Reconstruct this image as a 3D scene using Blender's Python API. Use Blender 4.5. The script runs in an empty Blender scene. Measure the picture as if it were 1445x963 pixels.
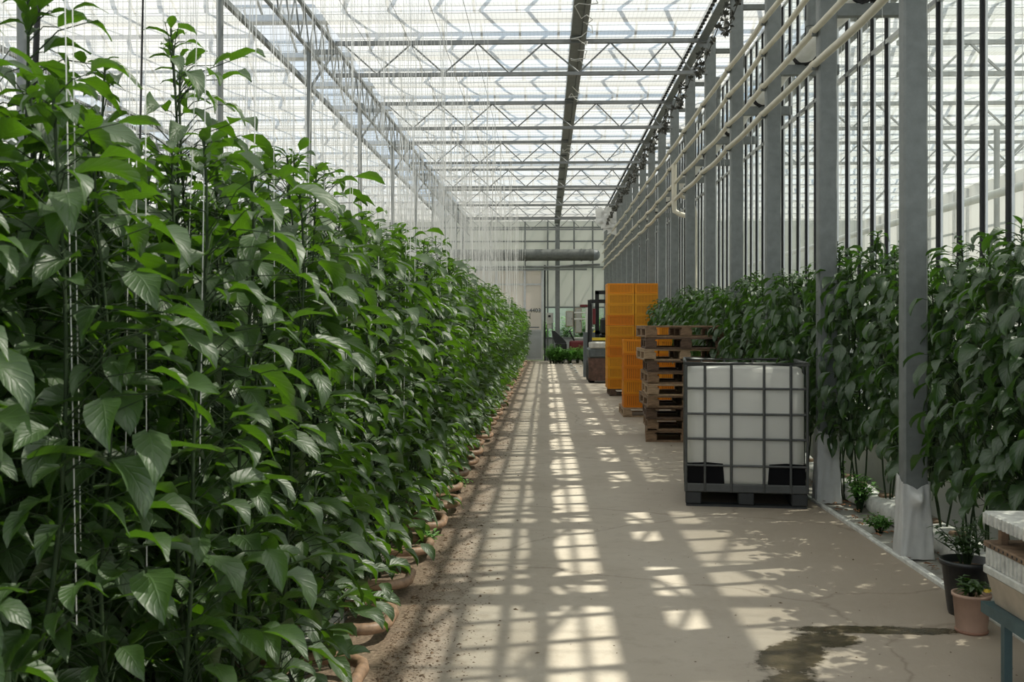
import bpy, math, random
from mathutils import Vector, Matrix, Euler

PI = math.pi
sc = bpy.context.scene
COL = sc.collection
R = math.radians
HC = 1.47            # camera height
YE = 41.0            # end wall

# ------------------------------------------------------------------ helpers
class MB:
    """collects shapes for ONE mesh"""
    def __init__(s): s.v = []; s.f = []; s.sm = []; s.mi = []; s.cur = 0; s.uv = []
    def _add(s, vs, fs, smooth=False):
        n = len(s.v); s.v += [tuple(p) for p in vs]
        for f in fs:
            s.f.append(tuple(i + n for i in f)); s.sm.append(smooth); s.mi.append(s.cur)
        return s
    def box(s, x0, x1, y0, y1, z0, z1, M=None, bev=0.0):
        if bev > 0:
            b = min(bev, (x1-x0)/2.01, (y1-y0)/2.01, (z1-z0)/2.01)
            vs = []; idx = {}
            for ix, (xa, sx) in enumerate(((x0, 1), (x1, -1))):
                for iy, (ya, sy) in enumerate(((y0, 1), (y1, -1))):
                    for iz, (za, sz) in enumerate(((z0, 1), (z1, -1))):
                        for ax in range(3):
                            p = [xa + sx*b, ya + sy*b, za + sz*b]
                            p[ax] = (xa, ya, za)[ax]
                            idx[(ix, iy, iz, ax)] = len(vs); vs.append(Vector(p))
            g = lambda a, b_, c, d: idx[(a, b_, c, d)]
            fs = [(g(0,0,0,0), g(0,0,1,0), g(0,1,1,0), g(0,1,0,0)), (g(1,0,0,0), g(1,1,0,0), g(1,1,1,0), g(1,0,1,0)),
                  (g(0,0,0,1), g(1,0,0,1), g(1,0,1,1), g(0,0,1,1)), (g(0,1,0,1), g(0,1,1,1), g(1,1,1,1), g(1,1,0,1)),
                  (g(0,0,0,2), g(0,1,0,2), g(1,1,0,2), g(1,0,0,2)), (g(0,0,1,2), g(1,0,1,2), g(1,1,1,2), g(0,1,1,2))]
            for a in (0, 1):
                for c in (0, 1):
                    fs.append((g(a, c, 0, 0), g(a, c, 1, 0), g(a, c, 1, 1), g(a, c, 0, 1)))
                    fs.append((g(a, 0, c, 0), g(a, 1, c, 0), g(a, 1, c, 2), g(a, 0, c, 2)))
                    fs.append((g(0, a, c, 1), g(1, a, c, 1), g(1, a, c, 2), g(0, a, c, 2)))
            for a in (0, 1):
                for c in (0, 1):
                    for e in (0, 1):
                        fs.append((g(a, c, e, 0), g(a, c, e, 1), g(a, c, e, 2)))
        else:
            vs = [Vector(p) for p in ((x0,y0,z0),(x1,y0,z0),(x1,y1,z0),(x0,y1,z0),(x0,y0,z1),(x1,y0,z1),(x1,y1,z1),(x0,y1,z1))]
            fs = [(3,2,1,0),(4,5,6,7),(0,1,5,4),(1,2,6,5),(2,3,7,6),(3,0,4,7)]
        if M is not None: vs = [M @ p for p in vs]
        return s._add(vs, fs)
    def tube(s, pts, r, n=8, cap=True, closed=False):
        pts = [Vector(p) for p in pts]; m = len(pts)
        rs = r if isinstance(r, (list, tuple)) else [r]*m
        vs = []; prev = None
        for i, p in enumerate(pts):
            if closed: t = pts[(i+1) % m] - pts[i-1]
            elif i == 0: t = pts[1] - pts[0]
            elif i == m-1: t = pts[-1] - pts[-2]
            else: t = pts[i+1] - pts[i-1]
            t.normalize()
            if prev is None:
                a = Vector((0,0,1)) if abs(t.z) < .9 else Vector((1,0,0))
                u = t.cross(a).normalized()
            else:
                u = (prev - t*prev.dot(t)).normalized()
            prev = u; w = t.cross(u)
            for k in range(n):
                q = 2*PI*k/n
                vs.append(p + (u*math.cos(q) + w*math.sin(q))*rs[i])
        fs = []
        for i in range(m if closed else m-1):
            a = i*n; b = ((i+1) % m)*n
            for k in range(n):
                fs.append((a+k, a+(k+1) % n, b+(k+1) % n, b+k))
        s._add(vs, fs, True)
        if cap and not closed:
            s._add(vs[:n], [tuple(range(n))[::-1]]); s._add(vs[-n:], [tuple(range(n))])
        return s
    def lathe(s, prof, n=24, c=(0,0,0), axis='z', smooth=True):
        vs = []; m = len(prof)
        for r, z in prof:
            for k in range(n):
                q = 2*PI*k/n; a, b = r*math.cos(q), r*math.sin(q)
                p = (a, b, z) if axis == 'z' else ((z, a, b) if axis == 'x' else (a, z, b))
                vs.append(Vector(p) + Vector(c))
        fs = [(i*n+k, i*n+(k+1) % n, (i+1)*n+(k+1) % n, (i+1)*n+k) for i in range(m-1) for k in range(n)]
        return s._add(vs, fs, smooth)
    def prism(s, poly, y0, y1, M=None):
        """poly in XZ extruded along Y"""
        n = len(poly)
        vs = [Vector((x, y0, z)) for x, z in poly] + [Vector((x, y1, z)) for x, z in poly]
        if M is not None: vs = [M @ p for p in vs]
        fs = [tuple(range(n)), tuple(range(2*n-1, n-1, -1))] + [(k, k+n, (k+1) % n + n, (k+1) % n) for k in range(n)]
        return s._add(vs, fs)
    def bar(s, a, b, w, h=None):
        """rectangular bar from a to b"""
        a = Vector(a); b = Vector(b); h = h or w; t = (b-a).normalized()
        up = Vector((0,0,1)) if abs(t.z) < .95 else Vector((0,1,0))
        u = t.cross(up).normalized(); v = u.cross(t)
        vs = [q + u*(i*w/2) + v*(j*h/2) for q in (a, b) for i, j in ((-1,-1),(1,-1),(1,1),(-1,1))]
        return s._add(vs, [(3,2,1,0),(4,5,6,7),(0,1,5,4),(1,2,6,5),(2,3,7,6),(3,0,4,7)])
    def mesh(s, name, mats):
        me = bpy.data.meshes.new(name); me.from_pydata(s.v, [], s.f)
        for m in (mats if isinstance(mats, (list, tuple)) else [mats]): me.materials.append(m)
        me.polygons.foreach_set('use_smooth', s.sm)
        me.polygons.foreach_set('material_index', s.mi)
        if s.uv and len(s.uv) == len(s.v):
            at = me.attributes.new('blade', 'FLOAT_VECTOR', 'POINT'); at.data.foreach_set('vector', [c for p in s.uv for c in p])
        me.update(); return me
    def obj(s, name, mats, parent=None):
        return link(name, s.mesh(name, mats), parent)

def link(name, me, parent=None):
    o = bpy.data.objects.new(name, me); COL.objects.link(o)
    if parent is not None: o.parent = parent
    return o
def tag(o, label=None, cat=None, group=None, kind=None):
    if label: o['label'] = label
    if cat: o['category'] = cat
    if group: o['group'] = group
    if kind: o['kind'] = kind
    return o
def thing(name, label, cat, loc=(0,0,0), rz=0, group=None):
    o = bpy.data.objects.new(name, None); COL.objects.link(o)
    o.empty_display_size = .1
    o.location = loc; o.rotation_euler = (0, 0, rz)
    return tag(o, label, cat, group)
def dup(root, loc=None, rz=None, label=None, group=None, scale=None):
    r = root.copy(); COL.objects.link(r)
    if loc is not None: r.location = loc
    if rz is not None: r.rotation_euler = (0, 0, rz)
    if scale is not None: r.scale = scale
    if label: r['label'] = label
    if group: r['group'] = group
    for ch in KIDS.get(root.name, ()):
        c = ch.copy(); COL.objects.link(c); c.parent = r
        for g in KIDS.get(ch.name, ()):
            d = g.copy(); COL.objects.link(d); d.parent = c
    return r
KIDS = {}
def kids_of(root):
    """remember the children of a thing so that copies are quick"""
    KIDS[root.name] = list(root.children)
    for c in root.children: KIDS[c.name] = list(c.children)
    return root
def struct(o): o['kind'] = 'structure'; return o

# ---------------------------------------------------------------- materials
def new_mat(name):
    m = bpy.data.materials.new(name); m.use_nodes = True
    nt = m.node_tree; nt.nodes.clear()
    out = nt.nodes.new('ShaderNodeOutputMaterial')
    return m, nt, out
def N(nt, t, **kw):
    n = nt.nodes.new(t)
    for k, v in kw.items():
        if k in n.inputs: n.inputs[k].default_value = v
        else: setattr(n, k, v)
    return n
def c4(c): return (c[0], c[1], c[2], 1)
def ramp(nt, src, stops):
    r = nt.nodes.new('ShaderNodeValToRGB'); e = r.color_ramp.elements
    while len(e) > 1: e.remove(e[-1])
    e[0].position = stops[0][0]; e[0].color = c4(stops[0][1])
    for p, c in stops[1:]:
        q = e.new(p); q.color = c4(c)
    nt.links.new(src, r.inputs[0]); return r
def mat(name, col, rough=.6, metal=0.0, var=.12, scale=6.0, bump=0.0, spec=.5, detail=4, trans=0.0, tcol=None, stretch=None):
    m, nt, out = new_mat(name); L = nt.links.new
    b = N(nt, 'ShaderNodeBsdfPrincipled'); b.inputs['Roughness'].default_value = rough
    b.inputs['Metallic'].default_value = metal; b.inputs['Specular IOR Level'].default_value = spec
    tc = N(nt, 'ShaderNodeTexCoord'); no = N(nt, 'ShaderNodeTexNoise', Scale=scale, Detail=detail, Roughness=.6)
    if stretch:
        mp = N(nt, 'ShaderNodeMapping'); mp.inputs['Scale'].default_value = stretch
        L(tc.outputs['Object'], mp.inputs[0]); L(mp.outputs[0], no.inputs['Vector'])
    else: L(tc.outputs['Object'], no.inputs['Vector'])
    d = tuple(max(0, x*(1-var)) for x in col); h = tuple(min(1, x*(1+var)) for x in col)
    rp = ramp(nt, no.outputs['Fac'], [(.3, d), (.7, h)])
    L(rp.outputs[0], b.inputs['Base Color'])
    if bump:
        bp = N(nt, 'ShaderNodeBump', Strength=bump, Distance=.02); L(no.outputs['Fac'], bp.inputs['Height']); L(bp.outputs[0], b.inputs['Normal'])
    if trans:
        t = N(nt, 'ShaderNodeBsdfTranslucent', Color=c4(tcol or col)); mx = N(nt, 'ShaderNodeMixShader'); mx.inputs[0].default_value = trans
        L(b.outputs[0], mx.inputs[1]); L(t.outputs[0], mx.inputs[2]); L(mx.outputs[0], out.inputs[0])
    else: L(b.outputs[0], out.inputs[0])
    return m

def leaf_mat(name, dark, light, tcol, trans=.32, rough=.38):
    m, nt, out = new_mat(name); L = nt.links.new
    g = N(nt, 'ShaderNodeNewGeometry')
    rp = ramp(nt, g.outputs['Random Per Island'], [(0, dark), (.55, tuple((a+b)/2 for a, b in zip(dark, light))), (.85, light), (1, tuple(min(1, x*1.35) for x in light))])
    tc = N(nt, 'ShaderNodeTexCoord'); no = N(nt, 'ShaderNodeTexNoise', Scale=38.0, Detail=2.0); L(tc.outputs['Object'], no.inputs['Vector'])
    # underside a little paler, as the leaf really is
    under = N(nt, 'ShaderNodeMix', data_type='RGBA'); L(g.outputs['Backfacing'], under.inputs[0])
    L(rp.outputs[0], under.inputs[6]); under.inputs[7].default_value = (light[0]*1.5, light[1]*1.25, light[2]*1.9, 1)
    b = N(nt, 'ShaderNodeBsdfPrincipled'); b.inputs['Roughness'].default_value = rough; b.inputs['Specular IOR Level'].default_value = 1.0
    # midrib and side veins
    at = N(nt, 'ShaderNodeAttribute', attribute_name='blade'); sp = N(nt, 'ShaderNodeSeparateXYZ'); L(at.outputs['Vector'], sp.inputs[0])
    def mth(op, a, b_=None, c_=None):
        n = N(nt, 'ShaderNodeMath', operation=op)
        for i, v in enumerate((a, b_, c_)):
            if v is None: continue
            if isinstance(v, (int, float)): n.inputs[i].default_value = v
            else: L(v, n.inputs[i])
        return n.outputs[0]
    ac = mth('ABSOLUTE', sp.outputs['X'])
    rib = mth('SUBTRACT', 1, mth('MINIMUM', mth('MULTIPLY', ac, 12), 1))
    ph = mth('MULTIPLY_ADD', sp.outputs['Y'], 44.0, mth('MULTIPLY', ac, -13.0))
    sv = mth('POWER', mth('MULTIPLY_ADD', mth('SINE', ph), .5, .5), 6)
    ve = mth('MAXIMUM', rib, mth('MULTIPLY', sv, .45))
    vc = N(nt, 'ShaderNodeMix', data_type='RGBA'); L(mth('MULTIPLY', ve, .45), vc.inputs[0]); L(under.outputs[2], vc.inputs[6]); vc.inputs[7].default_value = (light[0]*2.2, light[1]*2.0, light[2]*2.2, 1)
    L(vc.outputs[2], b.inputs['Base Color'])
    bp = N(nt, 'ShaderNodeBump', Strength=.38, Distance=.006); L(mth('MULTIPLY_ADD', ve, -1.0, mth('MULTIPLY', no.outputs['Fac'], .6)), bp.inputs['Height']); L(bp.outputs[0], b.inputs['Normal'])
    t = N(nt, 'ShaderNodeBsdfTranslucent', Color=c4(tcol)); mx = N(nt, 'ShaderNodeMixShader'); mx.inputs[0].default_value = trans
    L(b.outputs[0], mx.inputs[1]); L(t.outputs[0], mx.inputs[2]); L(mx.outputs[0], out.inputs[0])
    return m

def screen_mat(name, direct=.38, col=(.68,.675,.645), tint=(1,1,.98)):
    """woven shade cloth: part of the light goes straight through the weave, the rest is scattered by the threads"""
    m, nt, out = new_mat(name); L = nt.links.new
    tc = N(nt, 'ShaderNodeTexCoord')
    mp = N(nt, 'ShaderNodeMapping'); mp.inputs['Scale'].default_value = (1, 1, 1); L(tc.outputs['Object'], mp.inputs[0])
    br = N(nt, 'ShaderNodeTexBrick'); br.inputs['Scale'].default_value = 1.0
    br.offset = 0; br.inputs['Mortar Size'].default_value = .006; br.inputs['Mortar Smooth'].default_value = .6
    br.inputs['Brick Width'].default_value = .055; br.inputs['Row Height'].default_value = .10
    br.inputs['Color1'].default_value = c4(col); br.inputs['Color2'].default_value = c4(tuple(x*.96 for x in col)); br.inputs['Mortar'].default_value = c4(tuple(x*.74 for x in col))
    L(mp.outputs[0], br.inputs['Vector'])
    no = N(nt, 'ShaderNodeTexNoise', Scale=1.3, Detail=3.0); L(tc.outputs['Object'], no.inputs['Vector'])
    tl = N(nt, 'ShaderNodeBsdfTranslucent'); df = N(nt, 'ShaderNodeBsdfDiffuse')
    L(br.outputs['Color'], tl.inputs['Color']); L(br.outputs['Color'], df.inputs['Color'])
    tr = N(nt, 'ShaderNodeBsdfTransparent', Color=c4(tint))
    m1 = N(nt, 'ShaderNodeMixShader'); m1.inputs[0].default_value = .25; L(tl.outputs[0], m1.inputs[1]); L(df.outputs[0], m1.inputs[2])
    rp = ramp(nt, no.outputs['Fac'], [(.3, (direct*.9,)*3), (.7, (direct*1.1,)*3)])
    m2 = N(nt, 'ShaderNodeMixShader'); L(rp.outputs[0], m2.inputs[0]); L(m1.outputs[0], m2.inputs[1]); L(tr.outputs[0], m2.inputs[2])
    L(m2.outputs[0], out.inputs[0]); return m

def glass_mat(name, tint=(.93,.97,.95), frost=0.0, gloss=.08, fcol=(.85,.87,.83)):
    m, nt, out = new_mat(name); L = nt.links.new
    tr = N(nt, 'ShaderNodeBsdfTransparent', Color=c4(tint)); gl = N(nt, 'ShaderNodeBsdfGlossy', Roughness=.05)
    fr = N(nt, 'ShaderNodeLayerWeight', Blend=.5); mx = N(nt, 'ShaderNodeMixShader')
    pw = N(nt, 'ShaderNodeMath', operation='POWER'); pw.inputs[1].default_value = 5; L(fr.outputs['Facing'], pw.inputs[0])
    ma = N(nt, 'ShaderNodeMath', operation='MULTIPLY_ADD'); ma.inputs[1].default_value = .6; ma.inputs[2].default_value = .05; L(pw.outputs[0], ma.inputs[0]); L(ma.outputs[0], mx.inputs[0])
    L(tr.outputs[0], mx.inputs[1]); L(gl.outputs[0], mx.inputs[2]); last = mx
    if frost:
        tl = N(nt, 'ShaderNodeBsdfTranslucent', Color=c4(fcol)); df = N(nt, 'ShaderNodeBsdfDiffuse', Color=c4(fcol))
        a = N(nt, 'ShaderNodeMixShader'); a.inputs[0].default_value = .3; L(tl.outputs[0], a.inputs[1]); L(df.outputs[0], a.inputs[2])
        m2 = N(nt, 'ShaderNodeMixShader'); m2.inputs[0].default_value = frost; L(mx.outputs[0], m2.inputs[1]); L(a.outputs[0], m2.inputs[2]); last = m2
    L(last.outputs[0], out.inputs[0]); return m

def floor_mat():
    m, nt, out = new_mat('concrete'); L = nt.links.new
    tc = N(nt, 'ShaderNodeTexCoord'); P = tc.outputs['Object']
    b = N(nt, 'ShaderNodeBsdfPrincipled'); b.inputs['Specular IOR Level'].default_value = .3
    n1 = N(nt, 'ShaderNodeTexNoise', Scale=.9, Detail=6.0, Roughness=.6); L(P, n1.inputs['Vector'])
    n2 = N(nt, 'ShaderNodeTexNoise', Scale=9.0, Detail=8.0, Roughness=.7); L(P, n2.inputs['Vector'])
    n3 = N(nt, 'ShaderNodeTexNoise', Scale=60.0, Detail=4.0, Roughness=.7); L(P, n3.inputs['Vector'])
    base = ramp(nt, n1.outputs['Fac'], [(.3, (.40,.345,.28)), (.5, (.45,.392,.325)), (.72, (.49,.435,.365))])
    fine = ramp(nt, n2.outputs['Fac'], [(.25, (.8,.78,.75)), (.5, (1,1,1)), (.8, (1.0,.99,.96))])
    mu = N(nt, 'ShaderNodeMix', data_type='RGBA', blend_type='MULTIPLY'); mu.inputs[0].default_value = .8
    L(base.outputs[0], mu.inputs[6]); L(fine.outputs[0], mu.inputs[7])
    sx = N(nt, 'ShaderNodeSeparateXYZ'); L(P, sx.inputs[0])
    # soil trodden in along the crop side
    dist = N(nt, 'ShaderNodeMath', operation='MULTIPLY_ADD'); L(n2.outputs['Fac'], dist.inputs[0]); dist.inputs[1].default_value = .55; L(sx.outputs['X'], dist.inputs[2])
    mr = N(nt, 'ShaderNodeMapRange'); L(dist.outputs[0], mr.inputs['Value'])
    mr.inputs['From Min'].default_value = -.42; mr.inputs['From Max'].default_value = -.02; mr.inputs['To Min'].default_value = .95; mr.inputs['To Max'].default_value = 0
    dirt = ramp(nt, n3.outputs['Fac'], [(.35, (.10,.07,.045)), (.55, (.24,.175,.12)), (.7, (.36,.28,.2))])
    md = N(nt, 'ShaderNodeMix', data_type='RGBA'); L(mr.outputs[0], md.inputs[0]); L(mu.outputs[2], md.inputs[6]); L(dirt.outputs[0], md.inputs[7])
    # the kerb side is darker and browner
    mr2 = N(nt, 'ShaderNodeMapRange'); L(dist.outputs[0], mr2.inputs['Value'])
    mr2.inputs['From Min'].default_value = .9; mr2.inputs['From Max'].default_value = 2.3; mr2.inputs['To Min'].default_value = 0; mr2.inputs['To Max'].default_value = .75
    md2 = N(nt, 'ShaderNodeMix', data_type='RGBA'); L(mr2.outputs[0], md2.inputs[0]); L(md.outputs[2], md2.inputs[6]); md2.inputs[7].default_value = (.30,.245,.185,1)
    # seep of water from the pots
    def blob(cx, cy, rx, ry, ang):
        mp = N(nt, 'ShaderNodeMapping'); mp.vector_type = 'TEXTURE'
        mp.inputs['Location'].default_value = (cx, cy, 0); mp.inputs['Rotation'].default_value = (0, 0, ang); mp.inputs['Scale'].default_value = (rx, ry, 50)
        L(P, mp.inputs[0]); ln = N(nt, 'ShaderNodeVectorMath', operation='LENGTH'); L(mp.outputs[0], ln.inputs[0]); return ln.outputs['Value']
    bl = [blob(1.60, 4.98, .48, .075, R(-2)), blob(1.10, 4.60, .16, .36, R(-28)), blob(.98, 4.15, .16, .3, R(-20)), blob(1.3, 4.82, .2, .13, R(10))]
    cur = bl[0]
    for x in bl[1:]:
        mm = N(nt, 'ShaderNodeMath', operation='MINIMUM'); L(cur, mm.inputs[0]); L(x, mm.inputs[1]); cur = mm.outputs[0]
    ad = N(nt, 'ShaderNodeMath', operation='MULTIPLY_ADD'); L(n2.outputs['Fac'], ad.inputs[0]); ad.inputs[1].default_value = 1.5; L(cur, ad.inputs[2])
    wet = N(nt, 'ShaderNodeMapRange'); L(ad.outputs[0], wet.inputs['Value'])
    wet.inputs['From Min'].default_value = 1.5; wet.inputs['From Max'].default_value = 1.7; wet.inputs['To Min'].default_value = 1; wet.inputs['To Max'].default_value = 0
    wcol = ramp(nt, n2.outputs['Fac'], [(.35, (.055,.045,.025)), (.6, (.12,.095,.06))])
    mw = N(nt, 'ShaderNodeMix', data_type='RGBA'); L(wet.outputs[0], mw.inputs[0]); L(md2.outputs[2], mw.inputs[6]); L(wcol.outputs[0], mw.inputs[7])
    # thin cracks
    vo = N(nt, 'ShaderNodeTexVoronoi', feature='DISTANCE_TO_EDGE', Scale=.45)
    wv = N(nt, 'ShaderNodeVectorMath', operation='MULTIPLY_ADD'); L(n1.outputs['Color'], wv.inputs[0]); wv.inputs[1].default_value = (.7,.7,0); L(P, wv.inputs[2]); L(wv.outputs[0], vo.inputs['Vector'])
    ck = ramp(nt, vo.outputs['Distance'], [(0, (.62,.6,.58)), (.006, (1,1,1))])
    mc = N(nt, 'ShaderNodeMix', data_type='RGBA', blend_type='MULTIPLY'); mc.inputs[0].default_value = .7; L(mw.outputs[2], mc.inputs[6]); L(ck.outputs[0], mc.inputs[7])
    L(mc.outputs[2], b.inputs['Base Color'])
    rr = N(nt, 'ShaderNodeMapRange'); L(wet.outputs[0], rr.inputs['Value']); rr.inputs['To Min'].default_value = .75; rr.inputs['To Max'].default_value = .12; L(rr.outputs[0], b.inputs['Roughness'])
    bp = N(nt, 'ShaderNodeBump', Strength=.25, Distance=.01); L(n3.outputs['Fac'], bp.inputs['Height']); L(bp.outputs[0], b.inputs['Normal'])
    L(b.outputs[0], out.inputs[0]); return m

M = dict(
    concrete=floor_mat(),
    galv=mat('galvanised_steel', (.19,.205,.20), .5, .3, .12, 14, .04),
    galv_dark=mat('weathered_steel', (.13,.14,.13), .5, .3, .2, 8),
    truss=mat('truss_steel', (.22,.23,.23), .5, .4, .12, 10),
    alu=mat('aluminium', (.6,.61,.61), .35, .8, .08, 9),
    black=mat('black_rubber', (.012,.012,.013), .6, 0, .2, 9),
    blackplastic=mat('black_plastic', (.015,.016,.018), .35, 0, .2, 9),
    cream=mat('cream_plastic_pipe', (.62,.58,.47), .4, 0, .08, 5),
    white=mat('white_paint', (.75,.75,.72), .5, 0, .06, 4),
    film=mat('white_film', (.78,.78,.76), .35, 0, .1, 9, .35, trans=.3, tcol=(.8,.8,.78)),
    bag=mat('grow_bag_film', (.66,.66,.62), .4, 0, .25, 14, .5),
    ground=mat('white_ground_sheet', (.34,.33,.29), .6, 0, .25, 3, .2),
    pot_clay=mat('terracotta', (.44,.29,.22), .75, 0, .12, 8),
    rail=mat('brown_painted_pipe', (.30,.19,.12), .5, 0, .4, 22, .15),
    twine=mat('white_twine', (.8,.8,.78), .7, 0, .05, 8),
    stem=mat('green_stem', (.016,.036,.008), .8, 0, .3, 18),
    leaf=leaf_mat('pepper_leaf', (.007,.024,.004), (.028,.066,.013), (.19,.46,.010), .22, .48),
    leaf_r=leaf_mat('pepper_leaf_shaded_wall_row', (.006,.020,.003), (.015,.044,.007), (.14,.38,.012), .16, .48),  # pepper leaf darkened in its colour for the shade on the wall row
    weed=leaf_mat('weed_leaf', (.05,.14,.02), (.10,.25,.04), (.2,.5,.05)),
    screen=screen_mat('shade_cloth', .44),
    glass=glass_mat('clear_glass'),
    roofglass=glass_mat('roof_glass', (.95,.98,1.0)),
    frosted=glass_mat('frosted_panel', (.82,.83,.8), .85, fcol=(.72,.71,.68)),
    teal=mat('blue_grey_steel', (.07,.12,.13), .45, .3, .15, 12),
    foam=mat('weathered_foam', (.52,.52,.48), .7, 0, .22, 24, .3),
    rust=mat('rusty_wood', (.20,.13,.08), .8, 0, .45, 18, .2),
    beige=mat('beige_board', (.42,.35,.27), .7, 0, .15, 9),
    forkgrey=mat('forklift_paint', (.10,.115,.12), .5, .1, .3, 7),
    forkrust=mat('rusty_counterweight', (.11,.06,.045), .7, .1, .5, 9, .2),
    red=mat('red_paint', (.14,.015,.02), .45, 0, .15, 9),
    yellow=mat('yellow_plastic', (.75,.55,.05), .45, 0, .1, 9),
    greybox=mat('grey_plastic', (.16,.18,.19), .5, 0, .12, 8),
    boxgrey=mat('control_box', (.5,.5,.46), .5, 0, .06, 8),
    doorpanel=mat('door_panel', (.72,.66,.62), .5, 0, .05, 2, trans=.45, tcol=(.95,.88,.83)),
    doorlow=mat('door_lower_panel', (.42,.44,.44), .5, .2, .06, 4),
    vine=mat('dark_dry_vine', (.06,.06,.05), .8, 0, .4, 20),
    debris=mat('leaf_litter', (.13,.085,.05), .9, 0, .5, 40),
    shrub=leaf_mat('shrub_leaf', (.06,.15,.03), (.12,.27,.06), (.2,.45,.06)),
    farsteel=mat('pale_steel', (.42,.43,.42), .5, .2, .08, 6),
    wirem=mat('dark_wire', (.09,.09,.09), .5, .5, .1, 8),
)

# =================================================================== SETTING
FX0, FX1 = -1.35, 2.21
struct(MB().box(FX0, FX1, -2, YE, -.08, 0).obj('floor', M['concrete']))
struct(MB().box(-16, FX0, -2, YE, -.09, -.012).obj('floor.001', M['ground']))
struct(MB().box(FX1, 14, -2, YE, -.09, -.012).obj('floor.002', M['ground']))
# plastic edging along the kerb side
b = MB(); random.seed(4); y = 2.0
while y < YE-.2:
    w = random.uniform(.012, .03); l = random.uniform(.5, 1.1)
    b.box(FX1-.012, FX1+w, y, min(y+l, YE-.05), -.02, random.uniform(.012, .03), bev=.006); y += l
struct(b.obj('trim_1', M['bag']))

# ---- ridge-and-furrow roof above the shade cloth (gutters and ridges run across the aisle)
ZS, ZG, RISE = 5.56, 5.80, .48
X0, X1 = -16.0, 13.0
b = MB(); g = MB()
ys = [-5.5 + 2*k for k in range(25)]
for y in ys:
    b.box(X0, X1, y-.11, y+.11, ZG-.05, ZG+.03)
    b.box(X0, X1, y+1-.02, y+1+.02, ZG+RISE, ZG+RISE+.04)
    x = X0
    while x <= X1:
        b.bar((x, y, ZG), (x, y+1, ZG+RISE), .035, .04); b.bar((x, y+1, ZG+RISE), (x, y+2, ZG), .035, .04)
        x += .6
    for (ya, za, yb, zb) in ((y, ZG+.04, y+1, ZG+RISE+.03), (y+1, ZG+RISE+.03, y+2, ZG+.04)):
        g._add([(X0,ya,za),(X1,ya,za),(X1,yb,zb),(X0,yb,zb)], [(0,1,2,3)])
struct(b.obj('ceiling', M['alu']))
struct(g.obj('window_1', M['roofglass']))

# ---- shade cloths, drawn flat between the bays
def cloth(name, x0, x1, z=ZS):
    b = MB(); nx = max(2, int((x1-x0)/.5)); y0, y1 = -5.0, YE-.05; ny = 92
    rnd = random.Random(int(x0*10)+7); vs = []
    for j in range(ny+1):
        yy = y0 + (y1-y0)*j/ny
        for i in range(nx+1):
            xx = x0 + (x1-x0)*i/nx
            sag = -.018*abs(math.sin(PI*(yy-.5)/1.0)) + rnd.uniform(-.004, .004)
            vs.append((xx, yy, z + sag))
    fs = [(j*(nx+1)+i, j*(nx+1)+i+1, (j+1)*(nx+1)+i+1, (j+1)*(nx+1)+i) for j in range(ny) for i in range(nx)]
    b._add(vs, fs, True); return struct(b.obj(name, M['screen']))
DX = 3.46        # how far the sun throws a point of the cloth to the left on the floor
cloth('ceiling.001', -2.95, DX+.04)
cloth('ceiling.002', -8.0, -4.0)
cloth('ceiling.003', -16, -8.7)
cloth('ceiling.004', DX+.92, 13)
# wires that carry the cloth
b = MB(); y = 2.0
while y < YE:
    b.box(-8, 6.5, y-.003, y+.003, ZS-.03, ZS-.024); y += .30
struct(b.obj('ceiling.005', M['alu']))
# valley gutter of the neighbouring bay: leaves two slots and a row of openings for the sun
b = MB()
b.box(DX+.17, DX+.195, -4, YE, 5.53, 5.56)
b.box(DX+.33, DX+.60, -4, YE, 5.52, 5.56)
b.box(DX+.79, DX+.95, -4, YE, 5.52, 5.56)
for k in range(-4, 21):
    y = .5 + 2*k
    b.box(DX+.60, DX+.79, y+.72, y+1.42, 5.52, 5.56)
struct(b.obj('trim_2', M['galv']))

# ---- roof trusses across the aisle
peaks = [-2.87, -1.92, -.97, -.04, .90, 1.70]
vals = [-2.40, -1.45, -.52, .46, 1.32, 2.05]
ZB, ZT = 5.02, 5.42
TY = [6.5, 10.5, 14.5, 18.5, 22.5, 26.5, 30.5, 34.5, 38.5]
names = ['directly over the near end of the aisle', 'second over the aisle, just above the top of the view',
         'foremost fully visible truss, crossing the top of the view', 'second visible truss behind the foremost one',
         'third visible truss down the aisle', 'fourth visible truss down the aisle', 'fifth visible truss down the aisle',
         'sixth truss down the aisle', 'last truss, close to the end wall']
tr = None
for i, y in enumerate(TY):
    lab = 'grey steel lattice roof truss, ' + names[i]
    if tr is None:
        tr = thing('roof_truss', lab, 'truss', (0, y, 0), 0, 'roof trusses across the aisle')
        MB().box(-2.98, 2.27, -.03, .03, ZT, ZT+.055).obj('top_chord', M['truss'], tr)
        MB().box(-2.98, 2.27, -.03, .03, ZB-.05, ZB).obj('bottom_chord', M['truss'], tr)
        seq = []
        for a, c in zip(peaks, vals): seq += [(a, ZT), (c, ZB)]
        for (p, q) in zip(seq, seq[1:]):
            MB().tube([(p[0]+.02*(1 if q[0]>p[0] else -1), 0, p[1]), (q[0], 0, q[1])], .0125, 6).obj('diagonal_brace', M['truss'], tr)
        MB().tube([(seq[-1][0], 0, ZB), (2.27, 0, ZT)], .0125, 6).obj('diagonal_brace', M['truss'], tr)
        MB().prism([(2.27, ZT-.02), (2.27, ZT-.16), (2.13, ZT-.02)], -.01, .01).obj('gusset_plate', M['truss'], tr)
        kids_of(tr)
    else: dup(tr, (0, y, 0), label=lab)

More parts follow.
